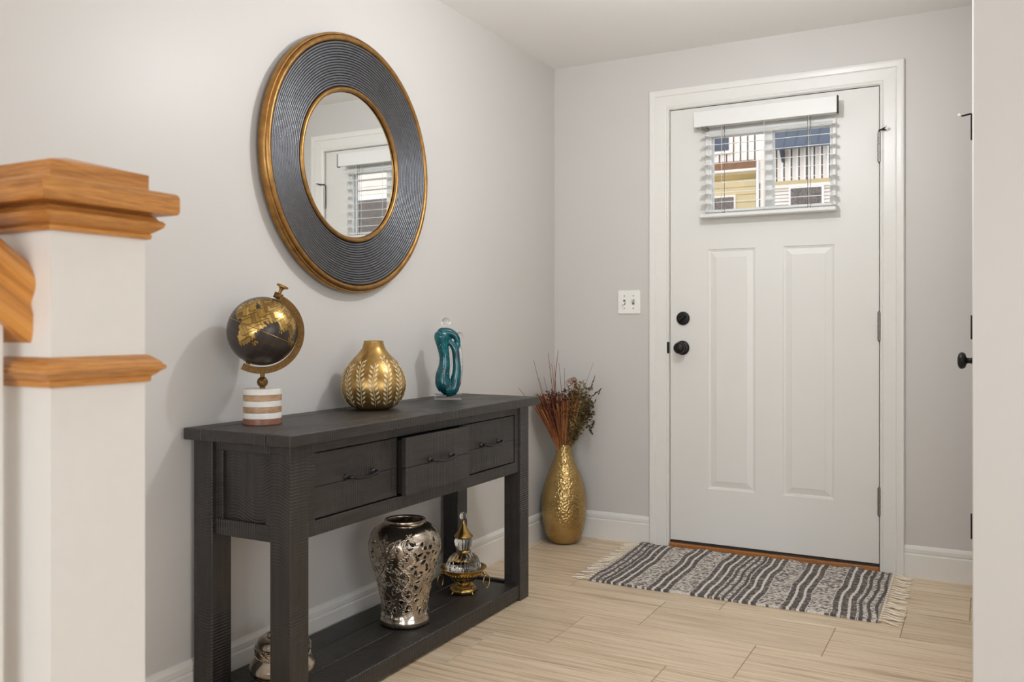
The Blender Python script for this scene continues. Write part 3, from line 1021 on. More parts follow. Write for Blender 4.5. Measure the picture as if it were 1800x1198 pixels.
M['carve'] = simple('pale_carving', (222, 204, 164), 0.5, 0.25, nscale=50, nstr=0.05, var=0.1)
hs = np.array([h for r, h in VP]); rs_ = np.array([r for r, h in VP])
def vsurf(h, a, off=.0004):
    r = float(np.interp(h, hs, rs_)) + off
    return Vector((r * math.cos(a), r * math.sin(a), h))
lv = MB()
nvine = 14
for q in range(nvine):
    a0 = 2 * math.pi * q / nvine
    ph = random.uniform(0, 6)
    def va(h):
        return a0 + .05 * math.sin(h * 42 + ph)
    top = random.uniform(.150, .186)
    pts = [vsurf(.012 + (top - .012) * i / 26, va(.012 + (top - .012) * i / 26)) for i in range(27)]
    lv.tube(pts, .0009, 5)
    i = 0
    h = .020
    while h < top - .004:
        r = float(np.interp(h, hs, rs_))
        for s in (-1, 1):
            L = .0175 * (.45 + .55 * r / .107); W = .0034 * (.5 + .5 * r / .107)
            hb = h + (.004 if s > 0 else 0)
            d0 = .0032; 
            cpts = []
            for tt_, ww in ((0, .05), (.25, .7), (.55, 1), (.8, .7), (1, .05)):
                da = s * (d0 + L * .66 * tt_) ; dh = L * .74 * tt_
                for side in (-1, 1):
                    oa = da + side * W * ww * .72; oh = dh - s * side * W * ww * .6
                    cpts.append(vsurf(hb + oh, va(hb) + oa / max(r, .03), .0009 if 0 < tt_ < 1 else .0003))
            lv.add(cpts, [(2 * z_, 2 * z_ + 1, 2 * z_ + 3, 2 * z_ + 2) for z_ in range(4)], smooth=True)
        h += .0145
tag(lv.build('leaf_carving', M['carve'], cv, local=True), kind='stuff')

# ------------------------------------------------------------------ teal glass sculpture
SX, SY = .140, -1.219
sg = tag(empty('glass_sculpture', (SX, SY, ZT), YAW + 0.073), 'teal glass sculpture of two entwined figures with clear ball heads on acrylic block', 'sculpture')
S_ = .0003027
def sp_(px, pz, y=0.0):
    return ((px - 325) * S_, y, (1112 - pz) * S_)
acr = glass('acrylic', (246, 248, 248), 0.02, 1.45)
MB().box(-.052, .052, -.030, .030, .0, .0185, bev=.0015).build('block', acr, sg, local=True)
teal = NT('teal_glass')
tv = teal.mapping((1, 1, 1)); tn = teal.noise(tv, 26, 3)
teal.l(teal.ramp(tn, [(.3, lin((2, 58, 66))), (.6, lin((8, 100, 108))), (.8, lin((26, 132, 138)))]), teal.b.inputs['Base Color'])
teal.v(teal.b, Roughness=0.06)
teal.b.inputs['Transmission Weight'].default_value = 0.15
teal.b.inputs['Coat Weight'].default_value = 0.1
body = MB()
A = smoothcurve([(*sp_(300, 980), 91 * S_), (*sp_(268, 915), 98 * S_), (*sp_(262, 820), 87 * S_), (*sp_(284, 700), 71 * S_), (*sp_(284, 580), 65 * S_), (*sp_(262, 450), 75 * S_), (*sp_(252, 350), 96 * S_), (*sp_(262, 300), 87 * S_)], 6)
body.tube([a[:3] for a in A], [a[3] for a in A], 20)
B = smoothcurve([(*sp_(262, 305), 80 * S_), (*sp_(330, 292), 62 * S_), (*sp_(400, 318), 48 * S_), (*sp_(440, 370), 41 * S_), (*sp_(446, 430), 37 * S_), (*sp_(425, 480), 48 * S_)], 6)
body.tube([a[:3] for a in B], [a[3] for a in B], 16)
B = smoothcurve([(*sp_(345, 340), 32 * S_), (*sp_(345, 400), 32 * S_), (*sp_(385, 440), 41 * S_), (*sp_(418, 500), 48 * S_), (*sp_(432, 620), 48 * S_), (*sp_(440, 750), 55 * S_), (*sp_(420, 880), 62 * S_), (*sp_(385, 985), 78 * S_), (*sp_(300, 1000), 87 * S_)], 6)
body.tube([a[:3] for a in B], [a[3] for a in B], 16)
for c_, r_ in ((A[0], 76), (A[-1], 74)):
    body.sphere(c_[:3], r_ * S_, 18, 12)
bo = body.build('figure_body', teal.m, sg, local=True)
rm = bo.modifiers.new('remesh', 'REMESH'); rm.mode = 'VOXEL'; rm.voxel_size = .0020; rm.use_smooth_shade = True
sm_ = bo.modifiers.new('smooth', 'SMOOTH'); sm_.iterations = 4; sm_.factor = .5
cs = MB()
B = smoothcurve([(*sp_(452, 420), 24 * S_), (*sp_(478, 500), 22 * S_), (*sp_(490, 620), 19 * S_), (*sp_(492, 760), 20 * S_), (*sp_(470, 900), 24 * S_), (*sp_(430, 1000), 26 * S_)], 6)
cs.tube([a[:3] for a in B], [a[3] for a in B], 12)
cs.build('clear_edge', M['clear'], sg, local=True)
cs = MB()
B = smoothcurve([(*sp_(352, 470), 8 * S_), (*sp_(375, 560), 11 * S_), (*sp_(380, 680), 11 * S_), (*sp_(362, 800), 11 * S_), (*sp_(350, 920), 10 * S_)], 6)
cs.tube([a[:3] for a in B], [a[3] for a in B], 10).build('clear_strand', M['clear'], sg, local=True)
MB().sphere(sp_(303, 165), 59 * S_, 28, 18).build('head', M['clear'], sg, local=True)
MB().sphere(sp_(470, 330), 47 * S_, 28, 18).build('head', M['clear'], sg, local=True)
bub = MB()
for q in range(150):
    a = A[random.randrange(len(A))] if q % 2 else B[0]
    src = random.choice([A, A, smoothcurve([(*sp_(418, 500), 40 * S_), (*sp_(440, 750), 46 * S_), (*sp_(385, 985), 66 * S_)], 6)])
    a = random.choice(src)
    th_ = random.uniform(math.pi * 1.05, math.pi * 1.95)
    rr = a[3] * .97
    bub.sphere((a[0] + rr * math.cos(th_), a[1] + rr * math.sin(th_), a[2] + random.uniform(-.004, .004)), random.uniform(.0005, .0011), 6, 4)
tag(bub.build('air_bubbles', M['plastic'], sg, local=True), kind='stuff')

# ------------------------------------------------------------------ hammered floor vase and dried stems
FX, FY = .126, -.158
fv = tag(empty('floor_vase', (FX, FY, 0)), 'tall hammered gold floor vase standing in the corner by the baseboard', 'vase')
FP = smoothcurve([(.050, 0), (.068, .010), (.088, .045), (.103, .10), (.1085, .155), (.1085, .195), (.104, .245), (.092, .295), (.072, .345), (.052, .390), (.0395, .430), (.0335, .462), (.0325, .474)], 8)
k = NT('hammered_gold')
vec = k.mapping((1, 1, 1))
vo = k.n('ShaderNodeTexVoronoi', feature='SMOOTH_F1')
k.v(vo, Scale=105.0); k.l(vec, vo.inputs['Vector'])
k.b.inputs['Base Color'].default_value = lin((176, 130, 62))
f_ = k.noise(vec, 14, 3)
k.l(k.ramp(f_, [(.3, lin((162, 134, 82))), (.7, lin((194, 164, 110)))]), k.b.inputs['Base Color'])
k.v(k.b, Roughness=0.24, Metallic=0.92)
k.bump(vo.outputs['Distance'], .6, .007)
M['hammered'] = k.m
MB().lathe([(0, 0)] + FP + [(r - .003, h) for r, h in FP[::-1][1:-4]] + [(0, .012)], 72).build('body', M['hammered'], fv, local=True, smooth_angle=60)

def stalk(mb_, ang, lean, length, r0=.0013, bend=0.0, z0=.40, seg=9, tip=.3, base_r=.018, mi=0, twist=0.0):
    """one dried stem rising from inside the neck: ang = heading, lean = metres out at the tip"""
    pts = []
    b = base_r * random.uniform(.1, 1)
    for i in range(seg + 1):
        t = i / seg
        out = b + (lean - b) * (t ** 1.15) + bend * math.sin(t * math.pi) * .5
        a = ang + twist * t * t
        pts.append((out * math.cos(a), out * math.sin(a), z0 + length * t))
    mb_.tube(pts, [r0 * (1 - (1 - tip) * i / seg) for i in range(seg + 1)], 5, mi=mi)
    return pts
# headings: to the viewer's left is about angle YAW+pi in world terms
LEFT = YAW + math.pi
RIGHT = YAW
M['rust'] = simple('rust_reed', (132, 72, 38), 0.7, nscale=120, nstr=0.1, var=0.35)
M['rustdark'] = simple('dark_rust_reed', (78, 38, 20), 0.75, nscale=120, nstr=0.1, var=0.35)
M['straw'] = simple('pale_straw', (176, 124, 66), 0.7, nscale=120, nstr=0.1, var=0.25)
M['olive'] = simple('dried_olive_leaf', (126, 106, 60), 0.75, nscale=120, nstr=0.1, var=0.35)
M['brownleaf'] = simple('dark_dried_leaf', (66, 52, 30), 0.75, nscale=120, nstr=0.1, var=0.35)
rb = tag(empty('dried_bouquet', (FX, FY, 0)), 'bouquet of rust brown dried reeds and olive sprigs in the hammered floor vase', 'dried flowers')
mbs = {'rust': MB(), 'rustdark': MB(), 'straw': MB()}
for q in range(330):
    s = random.random()
    side = random.uniform(-1, .62)             # -1 = viewer's left
    depth = random.uniform(-.55, .55)
    ox = side * .135 - .008; od = depth * .075
    od += .6 * min(0, ox)                      # the fan leans clear of the wall
    ang = math.atan2(ox * math.sin(RIGHT) + od * math.cos(RIGHT), ox * math.cos(RIGHT) - od * math.sin(RIGHT))
    lean = math.hypot(ox, od)
    key = 'rust' if s < .62 else ('rustdark' if s < .85 else 'straw')
    stalk(mbs[key], ang, lean, random.uniform(.24, .325) - .03 * max(0, side), random.uniform(.0012, .0024), tip=.9)
for k_, nm in (('rust', 'reeds'), ('rustdark', 'dark_reeds'), ('straw', 'straw_reeds')):
    tag(mbs[k_].build(nm, M[k_], rb, local=True), kind='stuff')
# feathery crests on the reed tops
cr_ = MB()
def leaf(mb_, c, d, L, W):
    d = Vector(d).normalized()
    s = d.cross(Vector((random.uniform(-1, 1), random.uniform(-1, 1), random.uniform(-1, 1)))).normalized()
    up = d.cross(s)
    c = Vector(c)
    vs = [c, c + d * L * .4 + s * W + up * W * .25, c + d * L * .75 + s * W * .6 + up * W * .1, c + d * L, c + d * L * .75 - s * W * .6 + up * W * .1, c + d * L * .4 - s * W + up * W * .25]
    mb_.add(vs, [(0, 1, 2, 3, 4, 5)], smooth=False)
for q in range(900):
    side = random.uniform(-1.08, .62); depth = random.uniform(-.7, .7)
    z = .40 + random.uniform(.20, .345) - .035 * abs(side)
    w_ = .55 + .45 * (z - .60) / .14
    ox = side * .130 * w_; od = depth * .075 * w_ + .6 * min(0, ox)
    px_ = ox * math.cos(RIGHT) - od * math.sin(RIGHT); py_ = ox * math.sin(RIGHT) + od * math.cos(RIGHT)
    leaf(cr_, (px_, py_, z), (random.uniform(-1, 1), random.uniform(-1, 1), random.uniform(-.6, 1)), random.uniform(.010, .022), random.uniform(.0022, .0055))
tag(cr_.build('seed_crests', M['rustdark'], rb, local=True), kind='stuff')
# long single grasses
for side, dep_, top, r_, bend in ((-.222, -.205, .760, 0.0025, -.02), (-.150, -.12, .885, 0.0025, .035), (-.078, -.04, .915, 0.0032, .012), (-.060, -.01, .860, 0.0029, .0), (-.044, .02, .850, 0.0027, .01), (-.026, -.02, .865, 0.0025, -.02), (-.028, .0, .925, 0.0034, .055), (-.10, -.07, .80, 0.0025, .0), (.004, .02, .84, 0.0019, .0), (.145, .03, .865, 0.0015, -.01), (-.125, -.09, .80, 0.0019, .01)):
    px_ = side * math.cos(RIGHT) - dep_ * math.sin(RIGHT); py_ = side * math.sin(RIGHT) + dep_ * math.cos(RIGHT)
    g_ = MB()
    stalk(g_, math.atan2(py_, px_), math.hypot(px_, py_), top - .40, r_, bend, tip=.35, seg=14)
    g_.build('grass_blade', M['rust'] if r_ > .0023 else M['brownleaf'], rb, local=True)
# curled tendrils
for cx_, cz_, rr in ((.035, .775, .016), (.047, .783, .013), (.025, .765, .018)):
    pts = []
    for i in range(40):
        t = i / 39
        a = t * 4.6 * math.pi
        o_ = rr * (1 - .55 * t)
        px_ = cx_ + o_ * math.cos(a); dp = .012 * math.sin(a * .5)
        pts.append((px_ * math.cos(RIGHT) - dp * math.sin(RIGHT), px_ * math.sin(RIGHT) + dp * math.cos(RIGHT), cz_ + o_ * math.sin(a)))
    st0 = (.006 * math.cos(RIGHT), .006 * math.sin(RIGHT), .45)
    g_ = MB().tube([st0] + pts, .0011, 5)
    g_.build('curled_tendril', M['rust'], rb, local=True)
# olive foliage to the viewer's right
fo = rb
lf_, ls_, ld_ = MB(), MB(), MB()
for q in range(40):
    side = random.uniform(.035, .135); dep_ = random.uniform(-.05, .05)
    px_ = side * math.cos(RIGHT) - dep_ * math.sin(RIGHT); py_ = side * math.sin(RIGHT) + dep_ * math.cos(RIGHT)
    L = random.uniform(.24, .37) - .5 * max(0, side - .08)
    pts = stalk(ls_, math.atan2(py_, px_), math.hypot(px_, py_), L, .0014, tip=.5)
    for p in pts[3:]:
        for z_ in range(12):
            d = (random.uniform(-1, 1), random.uniform(-1, 1), random.uniform(-.2, 1))
            pp = Vector(p) + Vector((random.uniform(-.008, .008), random.uniform(-.008, .008), random.uniform(-.012, .012)))
            dark = side > .085 and random.random() < .45
            leaf(ld_ if dark else lf_, pp, d, random.uniform(.012, .024), random.uniform(.0025, .0055))
ls_.build('stems', M['olive'], fo, local=True)['kind'] = 'stuff'
lf_.build('olive_leaves', M['olive'], fo, local=True)['kind'] = 'stuff'
# dark curled leaf hanging on the right and spiky tips
for q in range(60):
    z_ = random.uniform(.545, .68); w_ = .02 * math.sin((z_ - .53) / .16 * math.pi) + .004
    side = .122 + random.uniform(-w_, w_); dep_ = random.uniform(-.025, .025)
    p = (side * math.cos(RIGHT) - dep_ * math.sin(RIGHT), side * math.sin(RIGHT) + dep_ * math.cos(RIGHT), z_)
    leaf(ld_, p, (random.uniform(-1, 1), random.uniform(-1, 1), random.uniform(-1, .4)), random.uniform(.014, .026), random.uniform(.004, .008))
for (s0, z0, s1, z1) in ((.125, .73, .148, .795), (.13, .70, .176, .735), (.12, .55, .137, .525), (.13, .64, .168, .715)):
    for q in range(16):
        t = q / 15
        side = s0 + (s1 - s0) * t; z_ = z0 + (z1 - z0) * t
        p = (side * math.cos(RIGHT), side * math.sin(RIGHT), z_)
        leaf(ld_, p, (s1 - s0 + random.uniform(-.02, .02), random.uniform(-.02, .02), z1 - z0 + random.uniform(-.02, .02)), .013, .003)
ld_.build('dark_leaves', M['brownleaf'], fo, local=True)['kind'] = 'stuff'

# ------------------------------------------------------------------ pierced silver jar
JX, JY = .215, -1.600
k = NT('silver_lustre')
vec = k.mapping((1, 1, 1))
k.l(k.ramp(k.noise(vec, 22, 3), [(.35, lin((148, 136, 122))), (.65, lin((196, 184, 168)))]), k.b.inputs['Base Color'])
k.v(k.b, Roughness=0.16, Metallic=0.95)
M['silver'] = k.m
jr = tag(empty('pierced_jar', (JX, JY, SHELF)), 'tall silver lustre jar with pierced openwork sides on the table shelf', 'jar')
JP = smoothcurve([(.0800, .0300), (.0765, .045), (.0780, .070), (.0850, .110), (.0980, .160), (.1110, .205), (.1185, .245), (.1180, .275), (.1080, .302), (.0900, .321), (.0700, .3310)], 10)
jr_r = np.array([p[0] for p in JP]); jr_h = np.array([p[1] for p in JP])
arc = np.concatenate([[0], np.cumsum(np.hypot(np.diff(jr_r), np.diff(jr_h)))])
NA, NS = 420, 300
sv = np.linspace(0, arc[-1], NS)
rr_ = np.interp(sv, arc, jr_r); hh_ = np.interp(sv, arc, jr_h)
th = np.linspace(0, 2 * math.pi, NA, endpoint=False)
TH, SV = np.meshgrid(th, sv)
Rm = 0.1
Ux = TH * Rm                      # unwrapped width
per = 2 * math.pi * Rm
# beaded ribbons winding up the jar
rib = np.zeros(TH.shape); ribmask = np.zeros(TH.shape, bool)
for q in range(7):
    ph = 2 * math.pi * q / 7
    for s in (-1, 1):
        cen = (ph * Rm + s * (.020 * np.sin(SV * 2 * math.pi / .115 + (q % 2) * 1.2)) + .010 * np.sin(SV * 31)) % per
        d = np.abs((Ux - cen + per / 2) % per - per / 2)
        ribmask |= d < .0052
        bead = np.where(d < .0016, .0024 * (.5 + .5 * np.sin(SV * 2 * math.pi / .0056)), np.where((d > .0026) & (d < .0046), .0019, 0))
        rib = np.maximum(rib, bead)
# holes: teardrops and slots between the ribbons
hole = np.zeros(TH.shape, bool); rimr = np.zeros(TH.shape)
cand = []
tries = 0
while len(cand) < 300 and tries < 40000:
    tries += 1
    cu, cs_ = random.uniform(0, per), random.uniform(.022, arc[-1] - .055)
    if any((min(abs(cu - a), per - abs(cu - a)) ** 2 + (cs_ - b) ** 2) < (.0132) ** 2 for a, b, *_ in cand):
        continue
    cand.append((cu, cs_, random.uniform(0, math.pi), random.uniform(.0062, .0115), random.uniform(.0036, .0066)))
for cu, cs_, an, la, wa in cand:
    du = (Ux - cu + per / 2) % per - per / 2
    ds = SV - cs_
    a_ = du * math.cos(an) + ds * math.sin(an); b_ = -du * math.sin(an) + ds * math.cos(an)
    e = (a_ / la) ** 2 + (b_ / (wa * (1 - .45 * np.clip(a_ / la, -1, 1)))) ** 2
    hole |= (e < 1)
    rimr = np.maximum(rimr, np.where((e >= 1) & (e < 2.0), .0013, 0))
hole &= ~ribmask
hole[:6] = False; hole[-26:] = False
rel = np.maximum(rib, rimr)
rel[:4] = 0; rel[-30:] *= .3
out = rr_[:, None] + rel
def grid_mesh(radius):
    x = radius * np.cos(TH); y = radius * np.sin(TH); z = np.repeat(hh_[:, None], NA, 1)
    return np.stack([x, y, z], -1).reshape(-1, 3)
vo_ = grid_mesh(out)
idx = np.arange(NS * NA).reshape(NS, NA)
nxt = np.roll(idx, -1, 1)
keep = ~hole[:-1]
q4 = np.stack([idx[:-1], nxt[:-1], nxt[1:], idx[1:]], -1)[keep]
ob = raw('pierced_wall', vo_.tolist(), q4.tolist(), M['silver'], jr, smooth=True)
so = ob.modifiers.new('wall_thickness', 'SOLIDIFY'); so.thickness = .0035; so.offset = -1
MB().lathe([(0, 0), (.074, 0), (.0815, .004), (.0845, .012), (.0835, .021), (.0800, .0285), (.0800, .0305), (.0765, .031), (.070, .022), (0, .012)], 72).build('foot', M['silver'], jr, local=True, smooth_angle=50)
MB().lathe([(.0703, .3300), (.0680, .3325), (.0660, .3365), (.0690, .3400), (.0680, .3435), (.0640, .3440), (.0610, .3410), (.0605, .3350), (.0640, .3290), (.0690, .3275), (.0703, .3300)], 72).build('mouth_rim', M['silver'], jr, local=True, smooth_angle=60)

# ------------------------------------------------------------------ low silver pot partly behind the front leg
pt = tag(empty('silver_pot', (.200, -2.160, SHELF)), 'low round silver pot behind the near front table leg', 'pot')
MB().lathe([(0, 0), (.050, 0), (.056, .006), (.072, .016), (.0885, .032), (.0915, .044), (.088, .056), (.0765, .070), (.072, .076), (0, .076)], 64).build('bowl', M['silver'], pt, local=True, smooth_angle=50)
bd = MB().lathe([(.072, .076), (.0745, .080), (.0715, .092), (.0700, .100), (.0725, .104), (.068, .106), (.066, .076), (.072, .076)], 64)
bd.build('neck_band', M['silver'], pt, local=True, smooth_angle=50)
rope = MB()
for s in (-1, 1):
    pts = [((.0745) * math.cos(a), (.0745) * math.sin(a), .0895 + s * .008 * math.sin(a * 6)) for a in [2 * math.pi * i / 160 for i in range(161)]]
    rope.tube(pts, .0026, 6)
for q in range(72):
    a = 2 * math.pi * q / 72
    for dz in (.0785, .1020):
        rope.sphere((.0745 * math.cos(a), .0745 * math.sin(a), dz), .0022, 7, 5)
rope.build('beaded_braid', M['silver'], pt, local=True)
MB().lathe([(.0705, .1055), (.0705, .112), (.066, .121), (.056, .1275), (.046, .129), (.042, .125), (.042, .1055)], 64).build('shoulder', M['silver'], pt, local=True, smooth_angle=60)

# ------------------------------------------------------------------ gilt and crystal burner
BX, BY = .215, -1.228
bu = tag(empty('incense_burner', (BX, BY, SHELF), YAW - .05), 'ornate gilt and cut glass lidded burner with ring handles on the table shelf', 'burner')
P_ = 3.27 / 1543
def bz(v):      # height above the shelf of an image row of the burner
    v = float(np.interp(v, [880, 888.5, 924, 925, 950, 957, 983, 992, 1003, 1017, 1031, 1044], [910, 918, 947, 949, 969, 975, 1000, 1006, 1012, 1026, 1034, 1044]))
    return (1044 - v) * P_
fluted = lambda n, d: (lambda r, h, a: r * (1 + d * math.cos(n * a)))
crystal = glass('cut_crystal', (250, 250, 248), 0.01, 1.5)
foot = MB().lathe([(0, bz(1043)), (.043, bz(1043)), (.049, bz(1040)), (.050, bz(1035)), (.045, bz(1031)), (.040, bz(1029)), (.040, bz(1027)), (.030, bz(1024)), (.026, bz(1020)), (.030, bz(1017)), (0, bz(1017))], 48, ripple=fluted(8, .035))
ft = foot.build('foot', M['brass'], bu, local=True, smooth_angle=50)
for q in range(4):
    a = math.pi / 4 + q * math.pi / 2
    c_, s_ = math.cos(a), math.sin(a)
    MB().tube(smoothcurve([(.046 * c_, .046 * s_, bz(1036)), (.052 * c_, .052 * s_, bz(1040)), (.052 * c_, .052 * s_, .003), (.057 * c_, .057 * s_, .0028)], 4), .003, 7).build('claw', M['brass'], bu, ft, local=True)
MB().lathe([(0, bz(1018)), (.030, bz(1018)), (.046, bz(1011)), (.058, bz(1002)), (.062, bz(997)), (.0, bz(997))], 48, ripple=fluted(14, .03)).build('bowl', crystal, bu, local=True)
MB().lathe([(.058, bz(1003)), (.068, bz(1001)), (.070, bz(995)), (.067, bz(992)), (.072, bz(990)), (.082, bz(986)), (.0845, bz(984)), (.0845, bz(982.5)), (.078, bz(984)), (.066, bz(988)), (.060, bz(990)), (.058, bz(1003))], 60).build('collar', M['brass'], bu, local=True, smooth_angle=50)
dec = MB()
for q in range(64):
    a = 2 * math.pi * q / 64
    dec.sphere((.0845 * math.cos(a), .0845 * math.sin(a), bz(983)), .0022, 7, 5)
for q in range(40):
    a = 2 * math.pi * q / 40
    dec.sphere((.0700 * math.cos(a), .0700 * math.sin(a), bz(997)), .0034, 8, 5, squash=(.8, .8, 1.3))
dec.build('beading', M['brass'], bu, local=True)
for s in (-1, 1):
    lug = MB().sphere((s * .078, -.004, bz(1000)), .0065, 12, 8).tube([(s * .068, 0, bz(999)), (s * .080, -.004, bz(1000))], .004, 8).build('lug', M['brass'], bu, local=True)
    rg = MB()
    pts = [(s * .0855 + .0105 * math.sin(t) * (1 if s > 0 else .8), -.006 + .012 * math.sin(t), bz(1015) + .0245 * math.cos(t)) for t in [2 * math.pi * i / 28 for i in range(29)]]
    rg.tube(pts, .0019, 7, caps=False).build('ring_handle', M['brass'], bu, lug, local=True)
MB().lathe([(0, bz(990)), (.062, bz(990)), (.0635, bz(983)), (.061, bz(975)), (.052, bz(966)), (.038, bz(959)), (.022, bz(955)), (0, bz(955))], 60, ripple=fluted(18, .035)).build('glass_dome', crystal, bu, local=True)
MB().lathe([(0, bz(957)), (.022, bz(957)), (.0265, bz(955)), (.0265, bz(952)), (.022, bz(950)), (0, bz(950))], 36, ripple=fluted(20, .04)).build('waist_ring', M['brass'], bu, local=True)
MB().lathe([(0, bz(951)), (.020, bz(951)), (.029, bz(944)), (.0325, bz(936)), (.031, bz(929)), (.025, bz(924)), (0, bz(924))], 40, ripple=fluted(10, .05)).build('glass_knop', crystal, bu, local=True)
MB().lathe([(0, bz(925)), (.030, bz(925)), (.0335, bz(924)), (.0330, bz(921)), (.024, bz(915)), (.013, bz(905)), (.0075, bz(897)), (.0045, bz(893)), (.0055, bz(890.5)), (.0035, bz(888.5)), (0, bz(888.5))], 32, ripple=fluted(12, .05)).build('cone_cap', M['brass'], bu, local=True)
FB = .0155
fin = MB().sphere((0, 0, bz(888.5) + FB * .9), FB, 12, 8)
fin.sm = [False] * len(fin.sm)
fin.build('crystal_finial', crystal, bu, local=True)

# ------------------------------------------------------------------ woven rug with fringes
RX0, RX1, RY0, RY1 = 0.478, 1.582, -0.688, -0.022
rg_ = tag(empty('woven_rug', ((RX0 + RX1) / 2, (RY0 + RY1) / 2, 0), R(.9)), 'charcoal and cream striped woven rag rug with fringed ends at the front door', 'rug')
RW, RD = RX1 - RX0, RY1 - RY0
nx, ny = 560, 250
xs = np.linspace(-RW / 2, RW / 2, nx); ys = np.linspace(-RD / 2, RD / 2, ny)
XX, YY = np.meshgrid(xs, ys)
# threads wander a little
wander = .0045 * np.sin(YY * 11 + XX * 3 + .6) + .0014 * np.sin(YY * 37 + XX * 40) + .0030 * np.sin(YY * 19 + XX * 9) + .0008 * np.sin(YY * 160 + XX * 90)
T = (XX + wander + RW / 2) / RW * 13.0
band = np.clip(np.floor(T), 0, 12).astype(int); fr = T - band
dark = band % 2 == 1
lines_type = np.isin(band, [0, 6, 12])
def hnoise(a, b, seed):
    h = np.sin(a * 127.1 + b * 311.7 + seed * 74.7) * 43758.5453
    return h - np.floor(h)
thread = np.floor(YY / .0042)                 # warp threads
weft = np.floor((XX + wander) / .0034)
n1 = hnoise(thread, np.floor(weft / 3 + hnoise(thread, 0, 3) * 3), 1)
n2 = hnoise(np.floor(YY / .009), np.floor(weft / 5), 2)
n3 = hnoise(thread, np.floor((XX + wander) / .010 + hnoise(thread, 0, 5) * 2), 8)
bright = np.where(dark, .10 + .30 * (n1 > .78) + .10 * n2, .86 - .60 * ((n3 > .60) & (np.abs(fr - .5) < .46)) - .06 * n2)
white_line = dark & ((np.abs(fr - .30) < .062) | (np.abs(fr - .70) < .062))
bright = np.where(white_line, .88, bright)
dl_ = lines_type & ((np.abs(fr - .18) < .07) | (np.abs(fr - .52) < .07) | (np.abs(fr - .86) < .07))
bright = np.where(dl_, .14 + .1 * (n1 > .8), bright)
edge = np.abs(np.abs(XX) - RW / 2) < .006
bright = np.where(edge, .5, bright)
hgt = .0072 + .0013 * np.abs(np.sin(YY * math.pi / .0042)) * (.4 + .6 * np.abs(np.sin((XX + wander) * math.pi / .0102))) + .0010 * np.sin(XX * 23 + YY * 6) * np.sin(YY * 13) + .001
endlift = np.exp(-((YY - RD / 2) / .03) ** 2) * .004 * (np.sin(XX * 21) + np.sin(XX * 47 + 1))
hgt = hgt + np.maximum(endlift, 0)
# scalloped long edges
YO = YY + np.where(np.abs(YY) > RD / 2 - .012, np.sign(YY) * (.0018 * np.sin(XX * 2 * math.pi / .011) + .003 * np.sin(XX * 15)), 0)
XO = XX + .004 * np.sin(YY * 14 + 1) * (np.abs(XX) / (RW / 2))
top = np.stack([XO, YO, hgt], -1).reshape(-1, 3)
idx = np.arange(nx * ny).reshape(ny, nx)
q4 = np.stack([idx[:-1, :-1], idx[:-1, 1:], idx[1:, 1:], idx[1:, :-1]], -1).reshape(-1, 4).tolist()
ringi = list(idx[0, :]) + list(idx[1:, -1]) + list(idx[-1, -2::-1]) + list(idx[-2:0:-1, 0])
base = len(top)
skirt = top[ringi].copy(); skirt[:, 2] = .0006
n_ = len(ringi)
for i in range(n_):
    i2 = (i + 1) % n_
    q4.append([int(ringi[i]), base + i, base + i2, int(ringi[i2])])
allv = np.concatenate([top, skirt])
k = NT('rag_weave')
at = k.n('ShaderNodeAttribute', attribute_name='yarn')
sp = k.n('ShaderNodeSeparateColor'); k.l(at.outputs['Color'], sp.inputs[0])
k.l(k.ramp(sp.outputs[0], [(.08, lin((76, 71, 70))), (.3, lin((112, 105, 102))), (.6, lin((176, 166, 156))), (.9, lin((222, 214, 204)))]), k.b.inputs['Base Color'])
k.v(k.b, Roughness=0.95)
k.bump(k.noise(k.mapping((1, 1, 1)), 900, 2), .3, .0012)
cloth = raw('weave', allv.tolist(), q4, k.m, rg_)
a_ = cloth.data.color_attributes.new('yarn', 'FLOAT_COLOR', 'POINT')
b_ = np.concatenate([bright.reshape(-1), bright.reshape(-1)[ringi]])
a_.data.foreach_set('color', np.stack([b_, b_, b_, np.ones_like(b_)], -1).astype(np.float32).ravel())
M['fringe'] = simple('cream_fringe', (240, 228, 210), 0.9, nscale=300, nstr=0.3, var=0.15)
for s in (-1, 1):
    for q in range(24):
        y = -RD / 2 + .012 + (RD - .024) * q / 23
        ts = MB()
        lean = random.uniform(-.022, .022)
        for z_ in range(5):
            L = random.uniform(.050, .082)
            dy = lean + random.uniform(-.012, .012)
            pts = smoothcurve([(s * (RW / 2 - .004), y, .006), (s * (RW / 2 + L * .25), y + dy * .15, .009), (s * (RW / 2 + L * .6), y + dy * .6 + random.uniform(-.004, .004), .0045), (s * (RW / 2 + L), y + dy + random.uniform(-.006, .006), .0022)], 4)
            ts.tube(pts, .0022, 5)
        ts.sphere((s * (RW / 2 + .002), y, .007), .0055, 8, 6)
        ts.build('tassel', M['fringe'], rg_, local=True)

